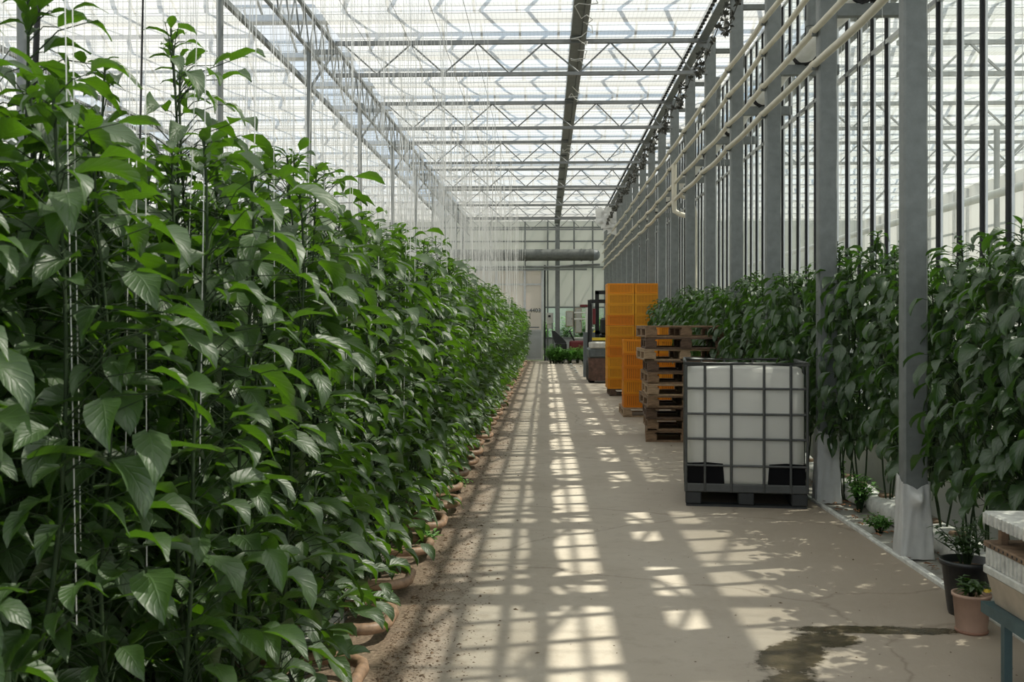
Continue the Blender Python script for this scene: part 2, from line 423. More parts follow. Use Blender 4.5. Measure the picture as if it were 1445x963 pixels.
# ---- left gutter lattice (runs along the aisle) + posts
def lattice(name, x, label, y0, y1):
    t = thing(name, label, 'girder', (x, y0, 0), 0)
    L_ = y1-y0
    MB().box(-.025, .025, 0, L_, ZT+.01, ZT+.05).obj('top_chord', M['galv'], t)
    MB().box(-.02, .02, 0, L_, ZB-.06, ZB-.03).obj('bottom_chord', M['galv'], t)
    b = MB(); k = 0; yy = .2
    while yy < L_-.5:
        b.bar((0, yy, ZT), (0, yy+.25, ZB-.04), .016); b.bar((0, yy+.25, ZB-.04), (0, yy+.5, ZT), .016); yy += .5
    b.obj('lattice_web', M['galv'], t); return t
lattice('girder', -3.02, 'long lattice girder over the crop at the left ends of the trusses', 4.6, YE-.3)
lattice('girder', -8.35, 'farther lattice girder high above the crop on the left', 4.6, YE-.3)
def simple_rail(name, label, cat, x, w, z0, z1, m, y0=3.0, y1=YE-.1):
    o = MB().box(-w/2, w/2, 0, y1-y0, 0, z1-z0).obj(name, M[m]); o.location = (x, y0, z0); tag(o, label, cat); return o
simple_rail('cloth_rail', 'thin dark rail along the near edge of the left-hand shade cloth', 'rail', -4.0, .06, 5.46, 5.53, 'galv_dark')
simple_rail('cloth_rail', 'thin rail along the far edge of the left-hand shade cloth', 'rail', -7.95, .06, 5.46, 5.53, 'galv')
simple_rail('cloth_rail', 'pale rail at the outer edge of the shade cloth beyond the farther girder', 'rail', -8.75, .06, 5.46, 5.53, 'alu')

lp = None
for k, y in enumerate([6.5, 10.5, 14.5, 18.5, 22.5, 26.5, 30.5, 34.5, 38.5]):
    lab = ['slim round steel post at the left edge, nearest of the row in the crop', 'slim round steel post in the crop, second from the camera', 'slim round steel post in the crop, third from the camera', 'slim steel post in the crop, fourth from the camera'][k] if k < 4 else 'slim steel post far off among the hanging twines'
    if lp is None:
        lp = thing('crop_post', lab, 'post', (-3.36, y, 0), 0, 'posts in the crop on the left')
        MB().tube([(0,0,-.01), (0,0,5.46)], .036, 12).obj('shaft', M['galv'], lp)
        MB().box(-.08, .42, -.03, .03, 5.3, 5.36).obj('arm', M['galv'], lp)
        MB().bar((0,0,4.8), (.34,0,5.3), .03).obj('knee_brace', M['galv'], lp)
        MB().box(-.05, .05, -.05, .05, 5.36, 5.46).obj('cap', M['galv'], lp)
        kids_of(lp)
    else: dup(lp, (-3.36, y, 0), label=lab, group='posts in the crop on the left')
# same line of posts one bay over
for k, y in enumerate([14.5, 18.5, 22.5, 26.5, 30.5, 34.5]):
    dup(lp, (-8.6, y, 0), label='slim steel post one bay over, beyond the crop on the left', group='posts one bay over on the left')

# ---- central gutter beam with clamps and hanging film
t = thing('roof_beam', 'dark boxy beam running lengthwise over the aisle, torn film hanging off it', 'beam', (.46, 3.0, 0))
MB().box(-.11, .03, 0, YE-3.1, 5.445, 5.56).obj('beam_body', M['galv'], t)
MB().box(.035, .10, 0, YE-3.1, 5.42, 5.60).obj('side_channel', M['galv'], t)
y = 1.2
while y < YE-4:
    MB().box(-.125, .03, y, y+.05, 5.41, 5.445).obj('clamp', M['galv_dark'], t); y += 2.0
rnd = random.Random(8)
for y0 in (9.2, 10.4, 11.6, 14.0, 19.5):
    pts = [(.02+rnd.uniform(-.05, .05) + .10*math.sin(i*.9), y0+i*.09+rnd.uniform(-.04, .04), 5.40-rnd.uniform(0, .13)) for i in range(11)]
    MB().tube(pts, .006, 5).obj('film_strip', M['film'], t)

# ---- right-hand posts
RY = [4.5 + 2*k for k in range(18)]
def post_label(k):
    L_ = {0: 'grey steel post beside the beehive boxes, just outside the right edge', 1: 'broad grey steel post nearest the camera, white film tied round its foot',
          2: 'grey steel post just right of the caged tank, white film round its foot', 3: 'grey steel post rising behind the caged tank, third along the glass wall',
          4: 'grey steel post behind the pallet stack, fourth along the glass wall', 5: 'grey steel post that carries the foremost visible truss'}
    return L_.get(k, 'grey steel post in the dense far row along the glass wall')
pp = None
for k, y in enumerate(RY):
    if pp is None:
        pp = thing('wall_post', post_label(0), 'post', (2.315, y+.055, 0), 0, 'grey posts along the glass wall')
        b = MB().box(-.075, .075, -.055, .055, 0, 5.5, bev=.012); b.obj('shaft', M['galv'], pp)
        MB().box(.075, .66, -.04, .04, 4.0, 4.10).obj('support_arm', M['galv'], pp)
        MB().box(.075, .48, -.03, .03, 5.28, 5.34).obj('upper_bracket', M['galv_dark'], pp)
        MB().box(.42, .48, -.03, .03, 5.08, 5.34).obj('upper_bracket', M['galv_dark'], pp)
        b = MB(); 
        for z in (3.61, 3.89, 4.24, 4.56): b.box(-.12, -.075, -.02, .02, z-.045, z-.02)
        b.obj('pipe_clip', M['galv_dark'], pp)
        kids_of(pp); o = pp
    else: o = dup(pp, (2.315, y+.055, 0), label=post_label(k))
    if k in (1, 2):
        # white film tied round the foot: gathered at a knot on the camera side
        b = MB(); H = .50 if k == 1 else .62; n = 56; m = 18; vs = []; rr = random.Random(k)
        for j in range(m+1):
            tt = j/m
            for i in range(n):
                q = 2*PI*i/n; cx, sy = math.cos(q), math.sin(q)
                px = max(-1, min(1, cx*1.45))*.084; py = max(-1, min(1, sy*1.45))*.064
                flare = 1 + .22*(1-tt)**2 + .05*math.sin(q*9+tt*6*math.cos(q)+k)*(1-.2*tt) + .035*math.sin(q*17-tt*9) + rr.uniform(-.03, .03)
                front = max(0, -sy)
                dip = .085*front**.5*max(0, 1-abs(cx)*1.15)*tt**3
                if tt > .72: flare *= 1 - .0*(tt-.72)
                knot = math.exp(-((tt-.80)/.10)**2)*front*max(0, 1-abs(cx)*2.5)*.10
                vs.append((px*flare, py*flare - knot, .0 + H*tt - dip + .02*math.sin(q*3)*tt))
        b._add(vs, [(j*n+i, j*n+(i+1) % n, (j+1)*n+(i+1) % n, (j+1)*n+i) for j in range(m) for i in range(n)], True)
        w = b.obj('film_wrap', M['film'], o); w['label'] = 'white film tied round the foot'
# vine-like swags of clips hung between the tops of the posts
def leaf_blob(b, c, r, rnd, n=7):
    for i in range(n):
        d = Vector((rnd.uniform(-1,1), rnd.uniform(-1,1), rnd.uniform(-1,1))).normalized()
        e = d.cross(Vector((rnd.uniform(-1,1), rnd.uniform(-1,1), rnd.uniform(-1,1)))).normalized()
        c_ = Vector(c); b._add([c_, c_+d*r*.5+e*r*.35, c_+d*r*1.1, c_+d*r*.5-e*r*.35], [(0,1,2,3)])
rnd = random.Random(3)
for k in range(3, 16):
    y = RY[k]+.12
    o = thing('vine_swag', ('dark dry vine swag hung between the posts above the caged tank' if k == 3 else 'dark dry vine swag high between the far posts'), 'vine', (2.22, y, 0), 0, None if k == 3 else 'dry vine swags between the posts')
    pts = []; b2 = MB()
    for i in range(13):
        q = i/12; s_ = math.sin(q*PI)
        pts.append((-.05-.16*s_, q*1.76, 4.72+.55*abs(2*q-1)**1.6-.0*s_))
    MB().tube(pts, .007, 5).obj('cord', M['vine'], o)
    for p in pts: leaf_blob(b2, p, .062, rnd, 9)
    b2.obj('dry_leaves', M['vine'], o)

# ---- four cream pipes along the posts, slightly sagging between clips
plabs = ['lowest of the four cream pipes along the glass wall', 'second lowest of the four cream pipes along the glass wall',
         'second highest of the four cream pipes along the glass wall', 'topmost of the four cream pipes along the glass wall']
for i, z in enumerate((3.61, 3.89, 4.24, 4.56)):
    t = thing('water_pipe', plabs[i], 'pipe', (2.215, 3.0, z), 0, 'cream pipes along the glass wall')
    pts = []; y = 0
    while y < YE-3.6:
        ph = ((y+3.0-.5) % 2.0)/2.0
        pts.append((0, y, -.022*math.sin(PI*ph)*(1+.6*math.sin(y*.7+i)))); y += .4
    MB().tube(pts, [.028, .026, .028, .031][3-i], 12).obj('pipe_run', M['cream'], t)
    y = 1.55
    while y < YE-4:
        zz = -.022*math.sin(PI*((y+2.5) % 2.0)/2.0)
        MB().tube([(0, y, zz), (0, y+.05, zz)], .036, 12).obj('coupling', M['cream'], t); y += 2.0
# risers branching from the pipes
def riser(label, pts, r=.03):
    o = MB().tube(pts, r, 12).obj('riser_pipe', M['cream']); tag(o, label, 'pipe'); return o
riser('cream riser pipe with an S-bend hanging from the pipes along the glass wall', [(2.2,17.7,4.2),(2.2,17.7,3.55),(2.21,17.7,3.40),(2.3,17.65,3.34),(2.42,17.6,3.30),(2.45,17.6,3.2),(2.45,17.6,.0)], .045)
riser('straight cream riser pipe just right of the S-bend riser', [(2.2,17.1,3.6),(2.42,17.05,3.5),(2.46,17.0,3.3),(2.46,17.0,.0)], .03)

# ---- film duct and its black rings behind the posts
t = thing('film_duct', 'long translucent film duct lying on the arms behind the posts', 'duct', (2.60, 6.0, 4.20))
rnd = random.Random(5); pts = []; rs = []
y = 0
while y < 34:
    pts.append((rnd.uniform(-.01, .01), y, rnd.uniform(-.01, .01))); rs.append(.09 + .015*math.sin(y*3.2) - (.05 if abs((y+1.45) % 2.0-1.0) > .86 else 0)); y += .22
MB().tube(pts, rs, 14).obj('duct_sleeve', M['film'], t)
for k in range(17):
    y = .5+2*k+.03
    b = MB().tube([(.085*math.cos(q), y, .085*math.sin(q)) for q in [2*PI*i/16 for i in range(16)]], .022, 6, closed=True)
    for j in range(5):
        q = rnd.uniform(0, 6.28); b.tube([(0.08*math.cos(q), y, .08*math.sin(q)-.03), (.1*math.cos(q)+.05, y+rnd.uniform(-.15,.15), -.09)], .014, 5)
    b.obj('black_ring', M['black'], t)
# grey down-pipes
dp = None
for k in (1, 2, 3, 4, 5, 6):
    lab = 'grey down-pipe behind the %s steel post along the glass wall' % ['', 'nearest', 'second', 'third', 'fourth', 'fifth', 'sixth'][k]
    if dp is None:
        dp = thing('down_pipe', lab, 'pipe', (2.80, RY[k]+.42, 0), 0, 'grey down-pipes behind the posts')
        MB().tube([(0,0,5.5), (0,0,4.36)], .055, 14).obj('pipe_run', M['galv'], dp)
        MB().tube([(0,0,5.35), (0,0,5.45)], .068, 14).obj('socket', M['galv'], dp)
        MB().tube([(0,0,4.6), (0,0,4.66)], .068, 14).obj('socket', M['galv'], dp)
        kids_of(dp)
    else: dup(dp, (2.80, RY[k]+.42, 0), label=lab)

# ---- glass wall behind the right-hand plants
b = MB(); g = MB()
y = 2.0
while y < YE:
    b.box(3.0, 3.022, y-.012, y+.012, .55, 5.5); y += .4
struct(b.obj('wall_right', M['black']))
b = MB(); y = 2.0
while y < YE:
    b.box(3.023, 3.04, y-.03, y+.03, .55, 5.5); y += .4
b.box(3.0, 3.04, 1, YE, 5.50, 5.53); b.box(3.0, 3.1, 1, YE, .52, .58); b.box(3.0, 3.04, 1, YE, 3.94, 3.98)
struct(b.obj('trim_3', M['alu']))
g._add([(3.05,1,.55),(3.05,YE,.55),(3.05,YE,5.52),(3.05,1,5.52)], [(0,1,2,3)])
struct(g.obj('window_2', M['glass']))
struct(MB().box(2.98, 3.1, 1, YE, -.01, .54).obj('baseboard_right', M['white']))
# rail at the edge of the cloth above the posts
t = thing('screen_track', 'slotted metal track running lengthwise just left of the tops of the posts', 'rail', (2.09, 3, 0))
MB().box(-.02, .02, 0, YE-3.1, 5.47, 5.53).obj('track', M['alu'], t)
b = MB(); y = 0
while y < YE-3.2:
    b.box(-.024, .024, y, y+.06, 5.455, 5.472); y += .16
b.obj('slot_strip', M['black'], t)
MB().box(.05, .17, 0, YE-3.1, 5.44, 5.455).obj('flat_plate', M['galv'], t)

# ---- neighbouring bay on the right (seen through the glass)
t = None
for k, y in enumerate([6.5, 10.5, 14.5, 18.5, 22.5]):
    lab = 'pale lattice truss seen through the glass in the next bay, number %s from the camera' % ['one', 'two', 'three', 'four', 'five'][k]
    lab = ['nearest', 'second', 'third', 'fourth', 'fifth'][k] + ' pale lattice truss seen through the glass in the next bay'
    if t is None:
        t = thing('far_truss', lab, 'truss', (0, y, 0), 0, 'trusses in the next bay')
        MB().box(4.9, 12.5, -.03, .03, 5.36, 5.42).obj('top_chord', M['farsteel'], t)
        MB().box(4.9, 12.5, -.03, .03, 4.92, 4.98).obj('bottom_chord', M['farsteel'], t)
        b = MB(); x = 5.0
        while x < 12.2:
            b.bar((x,0,5.38),(x+.45,0,4.95),.03); b.bar((x+.45,0,4.95),(x+.9,0,5.38),.03); x += .9
        b.obj('truss_web', M['farsteel'], t); kids_of(t)
    else: dup(t, (0, y, 0), label=lab)
fp = None
for k, y in enumerate([6.5, 10.5, 14.5, 18.5, 22.5, 26.5]):
    lab = ['nearest', 'second', 'third', 'fourth', 'fifth', 'sixth'][k] + ' pale post standing beyond the glass in the next bay'
    if fp is None:
        fp = thing('far_post', lab, 'post', (8.0, y, 0), 0, 'posts in the next bay')
        MB().tube([(0,0,-.01), (0,0,4.92)], .05, 10).obj('shaft', M['farsteel'], fp)
        MB().bar((0,0,4.2), (.7,0,4.92), .05).obj('knee_brace', M['farsteel'], fp); kids_of(fp)
    else: dup(fp, (8.0, y, 0), label=lab)
for (x, z, r, lab) in ((6.2, 2.25, .12, 'broad white horizontal duct beyond the glass, the lower one'), (7.2, 3.55, .07, 'thinner pale pipe sloping high beyond the glass'), (5.6, 1.55, .08, 'pale pipe just above the wall plants beyond the glass')):
    o = MB().tube([(0,0,0), (0,34,0)], r, 12).obj('bay_duct', M['white']); o.location = (x, 3, z); tag(o, lab, 'duct')
struct(MB().box(12.6, 12.7, -2, YE, 0, 5.6).obj('wall_right.001', M['frosted']))
b = MB(); y = 2
while y < YE: b.box(12.5, 12.58, y-.03, y+.03, 0, 5.5); y += 1.0
b.box(12.5, 12.58, -2, YE, 2.6, 2.66); b.box(12.5, 12.58, -2, YE, 4.2, 4.26)
struct(b.obj('trim_4', M['alu']))

# ---- left wall far away
struct(MB().box(-15.9, -15.8, -2, YE, 0, 5.7).obj('wall_left', M['frosted']))
b = MB(); y = 1
while y < YE: b.box(-15.78, -15.7, y-.03, y+.03, 0, 5.6); y += 1.0
for z in (2.0, 3.8): b.box(-15.78, -15.7, -2, YE, z, z+.05)
struct(b.obj('trim_5', M['alu']))

# ---- end wall
b = MB()
b.box(-15.8, -3.3, YE, YE+.04, 0, 6.3); b.box(-3.3, -.02, YE, YE+.04, 3.7, 6.3)
b.box(-.02, 12.6, YE, YE+.04, 2.16, 6.3); b.box(2.3, 12.6, YE, YE+.04, .9, 2.16)
struct(b.obj('wall_end', M['frosted']))
struct(MB().box(.06, 2.3, YE, YE+.03, .9, 2.12).obj('window_3', M['glass']))
b = MB()
b.box(-.02, 12.6, YE-.03, YE+.05, 0, .9)
struct(b.obj('wall_end.001', M['doorlow']))
b = MB()
for x in [-6.2, -5.2, -4.2, -3.3, -2.2, -.82, .08, 1.13, 1.87, 2.35]:
    b.box(x-.03, x+.03, YE-.06, YE-.001, 3.7 if -3.2 < x < -.05 else 0, 5.9)
for z, xa, xb in ((4.75, -8, 2.4), (5.3, -8, 2.4), (2.12, -.02, 2.4), (3.72, -8, 2.4), (.9, -.02, 2.4)):
    b.box(xa, xb, YE-.07, YE-.002, z-.03, z+.03)
struct(b.obj('trim_6', M['galv']))
t = thing('end_column', 'thick grey column against the end wall right of the sliding door', 'column', (.47, YE-.25, 0))
MB().box(-.09, .09, -.09, .09, 0, 5.4, bev=.01).obj('shaft', M['galv'], t)
MB().box(-.14, .14, -.13, .13, 0, .03).obj('foot_plate', M['galv'], t)
# sliding door
d = struct(bpy.data.objects.new('door_1', None)); COL.objects.link(d); d.location = (-1.62, YE-.14, 0)
b = MB()
for x in (-1.55, -.35, .79, 1.49): b.box(x-.045, x+.045, -.03, .03, .04, 3.62)
for z in (.06, 1.2, 2.0, 3.03, 3.6): b.box(-1.55, 1.52, -.028, .028, z-.03, z+.03)
b.obj('door_frame', M['alu'], d)
MB().box(-1.53, 1.48, -.01, .01, 1.2, 3.6).obj('upper_panel', M['doorpanel'], d)
MB().box(-1.53, 1.48, -.015, .015, .06, 1.2).obj('lower_panel', M['doorlow'], d)
MB().box(1.55, 1.62, -.06, .06, 0, 3.8).obj('door_jamb', M['black'], d)
MB().tube([(1.0,-.03,1.72),(1.0,-.08,1.74),(1.0,-.08,1.86),(1.0,-.03,1.88)], .012, 6).obj('door_handle', M['black'], d)
tcu = bpy.data.curves.new('door_number', 'FONT'); tcu.body = '4403'; tcu.size = .23; tcu.extrude = .004; tcu.align_x = 'CENTER'
tmp = bpy.data.objects.new('tmp', tcu); COL.objects.link(tmp)
dg = bpy.context.evaluated_depsgraph_get(); me = bpy.data.meshes.new_from_object(tmp.evaluated_get(dg)); bpy.data.objects.remove(tmp)
me.materials.clear(); me.materials.append(M['blackplastic'])
o = link('door_number', me, d); o.location = (1.20, -.035, 1.92); o.rotation_euler = (PI/2, 0, 0)
MB().box(.93, 1.36, -.022, -.015, 1.3, 1.345).obj('door_sticker', M['greybox'], d)
# big grey duct and rails across the end
t = thing('main_duct', 'big dark grey duct crossing the end wall above the door', 'duct', (-4.2, YE-1.3, 4.12))
MB().tube([(0,0,0), (6.05,0,0)], .225, 24).obj('duct_body', M['galv_dark'], t)
for x in (3.4, 4.62, 5.55, 5.9): MB().tube([(x,0,0), (x+.06,0,0)], .245, 24).obj('duct_collar', M['galv_dark'], t)
MB().lathe([(.225, 6.05), (.2, 6.2), (.1, 6.28), (.001, 6.3)], 24, axis='x').obj('duct_end_cap', M['greybox'], t)
o = MB().tube([(0,0,.05),(4.6,0,.05),(5.3,0,.1),(6.3,0,.14)], .045, 8).obj('pipe_rail', M['galv']); o.location = (-4.2, YE-1.1, 3.62); tag(o, 'grey pipe rail under the big duct, the upper one, bent up at its right end', 'rail')
o = MB().box(0, 5.8, -.04, .04, 0, .07).obj('pipe_rail', M['galv']); o.location = (-4.2, YE-1.1, 3.54); tag(o, 'straight grey rail just below the bent pipe rail at the end wall', 'rail')
# control boxes
t = thing('switch_box', 'pale grey electrical box on the column beside the door', 'electrical box', (.16, YE-.12, 1.45))
MB().box(-.14, .14, -.12, .0, 0, .45, bev=.015).obj('housing', M['boxgrey'], t)
MB().box(-.06, .04, -.13, -.118, .27, .36).obj('display', M['black'], t)
MB().box(-.1, .1, -.1, -.02, -.18, 0, bev=.01).obj('cable_duct', M['boxgrey'], t)
for i, (x, z, w, h, lab) in enumerate(((.95, 1.35, .3, .62, 'beige control cabinet on the end wall, the left one of the pair'), (1.3, 1.1, .26, 1.0, 'tall beige control cabinet on the end wall, right one of the pair'))):
    t = thing('control_cabinet', lab, 'cabinet', (x, YE-.072, z))
    MB().box(-w/2, w/2, -.16, .0, 0, h, bev=.012).obj('housing', M['beige'], t)
    MB().box(-w/2+.03, w/2-.03, -.175, -.16, .04, h-.04).obj('cabinet_door', M['boxgrey'], t)
    MB().box(w/2-.07, w/2-.05, -.19, -.175, h*.45, h*.55).obj('handle', M['black'], t)
t = thing('standpipe', 'pale valve standpipe with side outlets right of the control cabinets', 'pipe', (1.62, YE-.6, 0))
MB().tube([(0,0,0),(0,0,2.1)], .06, 10).obj('pipe_run', M['white'], t)
for z in (.9, 1.3, 1.65, 1.9): MB().tube([(-.02,0,z),(-.5 if z != 1.3 else .3,0,z)], .03, 8).obj('side_outlet', M['white'], t)
MB().box(-.28, .18, -.08, .08, 2.12, 2.22, bev=.02).obj('red_top_box', M['red'], t)
# cart in front of the end wall
t = thing('utility_cart', 'dark and red utility cart parked before the end wall beneath the cabinets', 'cart', (1.0, 39.2, 0))
MB().box(-.75, .75, -.35, .35, .30, .40, bev=.02).obj('chassis', M['black'], t)
for x in (-.5, .5):
    for y in (-.3, .3): MB().lathe([(.001,-.05),(.17,-.05),(.2,-.03),(.2,.03),(.17,.05),(.001,.05)], 16, (x, y, .2), 'y').obj('wheel', M['black'], t)
MB().box(-.1, .62, -.3, .3, .4, .82, bev=.05).obj('hood', M['red'], t)
MB().box(-.62, -.2, -.28, .28, .4, .74, bev=.04).obj('seat_box', M['black'], t)
MB().prism([(-.66,.74),(-.2,.74),(-.3,.86),(-.66,1.2),(-.78,1.2)], -.24, .24).obj('seat', M['blackplastic'], t)
MB().tube([(.1,0,.8),(-.1,0,1.2)], .03, 8).obj('steering_column', M['black'], t)
MB().tube([(-.1+.16*math.cos(q)*.5, .16*math.sin(q), 1.2+.16*math.cos(q)*.5) for q in [2*PI*i/16 for i in range(16)]], .015, 6, closed=True).obj('steering_wheel', M['black'], t)
MB().tube([(.55,-.25,.8),(.75,-.28,1.05),(.95,-.3,1.25)], .05, 10).obj('yellow_tube', M['yellow'], t)
MB().tube([(-.7,.2,.4),(-.75,.2,1.5)], .025, 8).obj('pole', M['galv'], t)

# ---- outside beyond the end wall
struct(MB().box(-16, 14, YE+.06, YE+26, -.1, -.02).obj('floor.003', mat('grass_ground', (.10,.17,.05), .9, 0, .3, 2)))

struct(MB().box(-16, 14, YE+9, YE+9.2, -.02, 7).obj('wall_end.002', mat('pale_far_wall', (.58,.60,.56), .7)))
# ================================================================ FOLIAGE
def add_leaf(b, base, az, pitch, L_, W, droop, fold, twist, nl=6, rnd=random, curl=0):
    """one folded, drooping blade; base Vector, az heading, pitch start angle above horizontal"""
    d = Vector((math.cos(az), math.sin(az), 0)); side0 = Vector((-d.y, d.x, 0))
    p = Vector(base); ang = pitch; vs = []; step = L_/nl
    cols = (-1, -.55, 0, .55, 1)
    for i in range(nl+1):
        t = i/nl
        w = W*2.35*(t**.60)*((1-t)**1.12) if 0 < t < 1 else 0
        if i == nl: w = W*.012
        if i == 0: w = W*.06
        td = d*math.cos(ang) + Vector((0,0,1))*math.sin(ang)
        up = -d*math.sin(ang) + Vector((0,0,1))*math.cos(ang)
        tw = twist*t
        s_ = side0*math.cos(tw) + up*math.sin(tw); u_ = up*math.cos(tw) - side0*math.sin(tw)
        wav = .16*math.sin(t*8+az*3)*W
        for c in cols:
            b.uv.append((c, t, 0))
            vs.append(p + s_*(c*w*math.cos(fold)) + u_*(abs(c)**1.2*w*math.sin(fold) + wav*c*c*.8 - (.05*W if abs(c) == .55 else 0)))
        if i < nl:
            p = p + td*step; ang -= droop/nl*(1+.6*t)
    fs = [(i*5+k, i*5+k+1, (i+1)*5+k+1, (i+1)*5+k) for i in range(nl) for k in range(4)]
    b._add(vs, fs, True)

def plant_meshes(seed, H=2.05, zlow=.12, stems=3, rad=.25, lean=.13, Lr=(.10, .18), droop=(.5, 1.3), pitch=(-.5, .35), dens=.037, mat_=None, spread=1.0, topbare=False, nl=5):
    rnd = random.Random(seed); lf = MB(); st = MB()
    for s in range(stems):
        a0 = 2*PI*s/stems + rnd.uniform(-.5, .5); hh = H*rnd.uniform(.9, 1.0) if s else H
        pts = []; m = 14
        for i in range(m+1):
            t = i/m; r = .02 + lean*min(1, t*2.2)
            pts.append(Vector((math.cos(a0)*r + .02*math.sin(t*9+s), math.sin(a0)*r + .02*math.cos(t*8+s*2), hh*t)))
        st.tube(pts, [.006*(1-.6*i/m)+.0015 for i in range(m+1)], 6)
        z = zlow; k = 0
        while z < hh:
            t = z/hh; f = t*m; i0 = min(m-1, int(f)); c = pts[i0].lerp(pts[i0+1], f-i0)
            for _ in range(2):
                az = rnd.uniform(0, 2*PI)
                # favour headings away from the plant's own middle
                if math.cos(az-a0) < -.2 and rnd.random() < .6: az = a0 + rnd.uniform(-1.3, 1.3)
                taper = 1 - max(0, (t-.88)/.12)*.55
                rr = rnd.uniform(.03, rad)*taper*spread
                q = c + Vector((math.cos(az)*rr, math.sin(az)*rr, rr*rnd.uniform(-.15, .45)))
                L_ = rnd.uniform(*Lr)*(1 if t < .9 else max(.55, 1-(t-.9)*4.5))
                if rnd.random() < .12: L_ *= .6
                pt = rnd.uniform(*pitch) + (.5*max(0, (t-.88)/.12))
                add_leaf(lf, q, az + rnd.uniform(-.6, .6), pt, L_, L_*rnd.uniform(.29, .41), rnd.uniform(*droop), rnd.uniform(.15, .62), rnd.uniform(-1.1, 1.1), nl)
                st.tube([c - Vector((0,0,rr*.35)), (c+q)/2 + Vector((0,0,.0)), q], [.0022, .0017, .0013], 4, cap=False)
            z += dens*rnd.uniform(.75, 1.25)
        # growing tip
        for j in range(9):
            az = j*2.4 + s; add_leaf(lf, pts[-1]+Vector((0,0,-.012*j)), az, rnd.uniform(.0, .9), rnd.uniform(.05, .10), .022, .9, .25, 0, 4)
    return lf, st

VAR = []
for i in range(7):
    lf, st = plant_meshes(100+i)
    VAR.append((lf.mesh('foliage', M['leaf']), st.mesh('stem', M['stem'])))
VARF = []   # far ones, coarser blades
for i in range(4):
    lf, st = plant_meshes(200+i, nl=3, dens=.04)
    VARF.append((lf.mesh('foliage', M['leaf']), st.mesh('stem', M['stem'])))
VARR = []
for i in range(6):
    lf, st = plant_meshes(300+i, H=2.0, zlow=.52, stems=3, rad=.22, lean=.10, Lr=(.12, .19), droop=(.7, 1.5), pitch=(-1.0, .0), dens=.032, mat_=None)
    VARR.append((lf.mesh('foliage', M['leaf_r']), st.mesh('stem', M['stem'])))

def put_plant(var, x, y, rz, s, sz, label, group):
    o = thing('pepper_plant', label, 'plant', (x, y, 0), rz, group)
    o.scale = (s, s, sz)
    link('foliage', var[0], o); link('stem', var[1], o); return o

rnd = random.Random(11)
tall = {}
npl = 0
TOPS = [(-1.38, 3.5, 1.20, 'tall pepper plant at the left whose leafy tip stands clear against the pale roof'),
        (-1.95, 5.75, 1.14, 'pepper plant whose tip rises just beside the second slim post'),
        (-1.35, 5.6, 1.18, 'tall pepper plant peaking left of centre in front of the third slim post'),
        (-1.25, 8.0, 1.12, 'tall pepper plant rising above its neighbours halfway down the left row'),
        (-1.15, 10.6, 1.14, 'pepper plant with a raised bushy top where the crop narrows')]
for (x, y, s, lab) in TOPS:
    o = put_plant(VAR[rnd.randrange(7)], x, y, rnd.uniform(0, 6), 1.0, s, lab, None); npl += 1
cols = [-1.03, -1.50, -1.95, -2.45]
G1 = 'pepper plants along the left of the aisle'
y = 1.75
while y < 40:
    for ci, x in enumerate(cols):
        if y > 15 and ci > 1: continue
        if y > 26 and ci > 0: continue
        if ci == 3 and y > 9: continue
        if ci == 0 and y < 2.4: continue
        far = y > 16
        var = VARF[rnd.randrange(4)] if far else VAR[rnd.randrange(7)]
        near = max(0, min(1, (y-2)/8))
        lab = ('dense pepper plant in the near part of the left-hand crop' if y < 9 else
               'dense pepper plant in the middle of the left-hand crop' if y < 18 else 'small-looking pepper plant at the far end of the left-hand crop')
        if ci > 0: lab = lab.replace('dense', 'inner').replace('small-looking', 'inner')
        o = put_plant(var, x+rnd.uniform(-.05, .05), y+rnd.uniform(-.07, .07), rnd.uniform(0, 6.28), rnd.uniform(.93, 1.05),
                  rnd.uniform(.92, 1.04)*(1.10 if (ci > 0 and y < 4.2) else 1.0), lab, G1 + (', near' if y < 9 else ', middle' if y < 18 else ', far') + (', inner rows' if ci else ''))
        npl += 1
    y += .47 if y < 20 else .60
# taller leafy plant at the extreme left edge
put_plant(VAR[2], -1.58, 2.75, 1.2, 1.05, 1.17, 'tallest pepper plant at the left edge, big leaves against the roof', None)
put_plant(VAR[4], -1.28, 2.35, 2.2, 1.0, 1.0, 'closest pepper plant at the lower left corner, out of focus', None)

# right-hand plants by the glass wall
y = 4.3; k = 0
while y < 22.5:
    s = rnd.uniform(.9, 1.0)
    sz = {True: .95}.get(5.6 < y < 7.2, 1.0)*rnd.uniform(.96, 1.04)
    if 7.9 < y < 8.9: sz *= 1.07
    if y > 10: sz *= .98
    lab = ('drooping pepper plant by the glass wall right of the nearest broad post' if y < 6.6 else
           'drooping pepper plant by the glass wall between the two film-wrapped posts' if y < 8.6 else
           'pepper plant by the glass wall behind the caged tank' if y < 13 else 'pepper plant by the glass wall behind the pallets and crates')
    gg = 'wall-side pepper plants, ' + ('near' if y < 6.6 else 'between posts' if y < 8.6 else 'behind tank' if y < 13 else 'behind pallets')
    px = 2.60 if y < 9.0 else 2.34
    if px < 2.5 and abs((y-4.555+1) % 2.0-1) < .15: y += .18
    if 8.0 < y < 9: px = 2.5
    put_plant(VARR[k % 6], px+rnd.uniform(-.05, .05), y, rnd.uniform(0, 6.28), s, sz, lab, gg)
    y += .36; k += 1

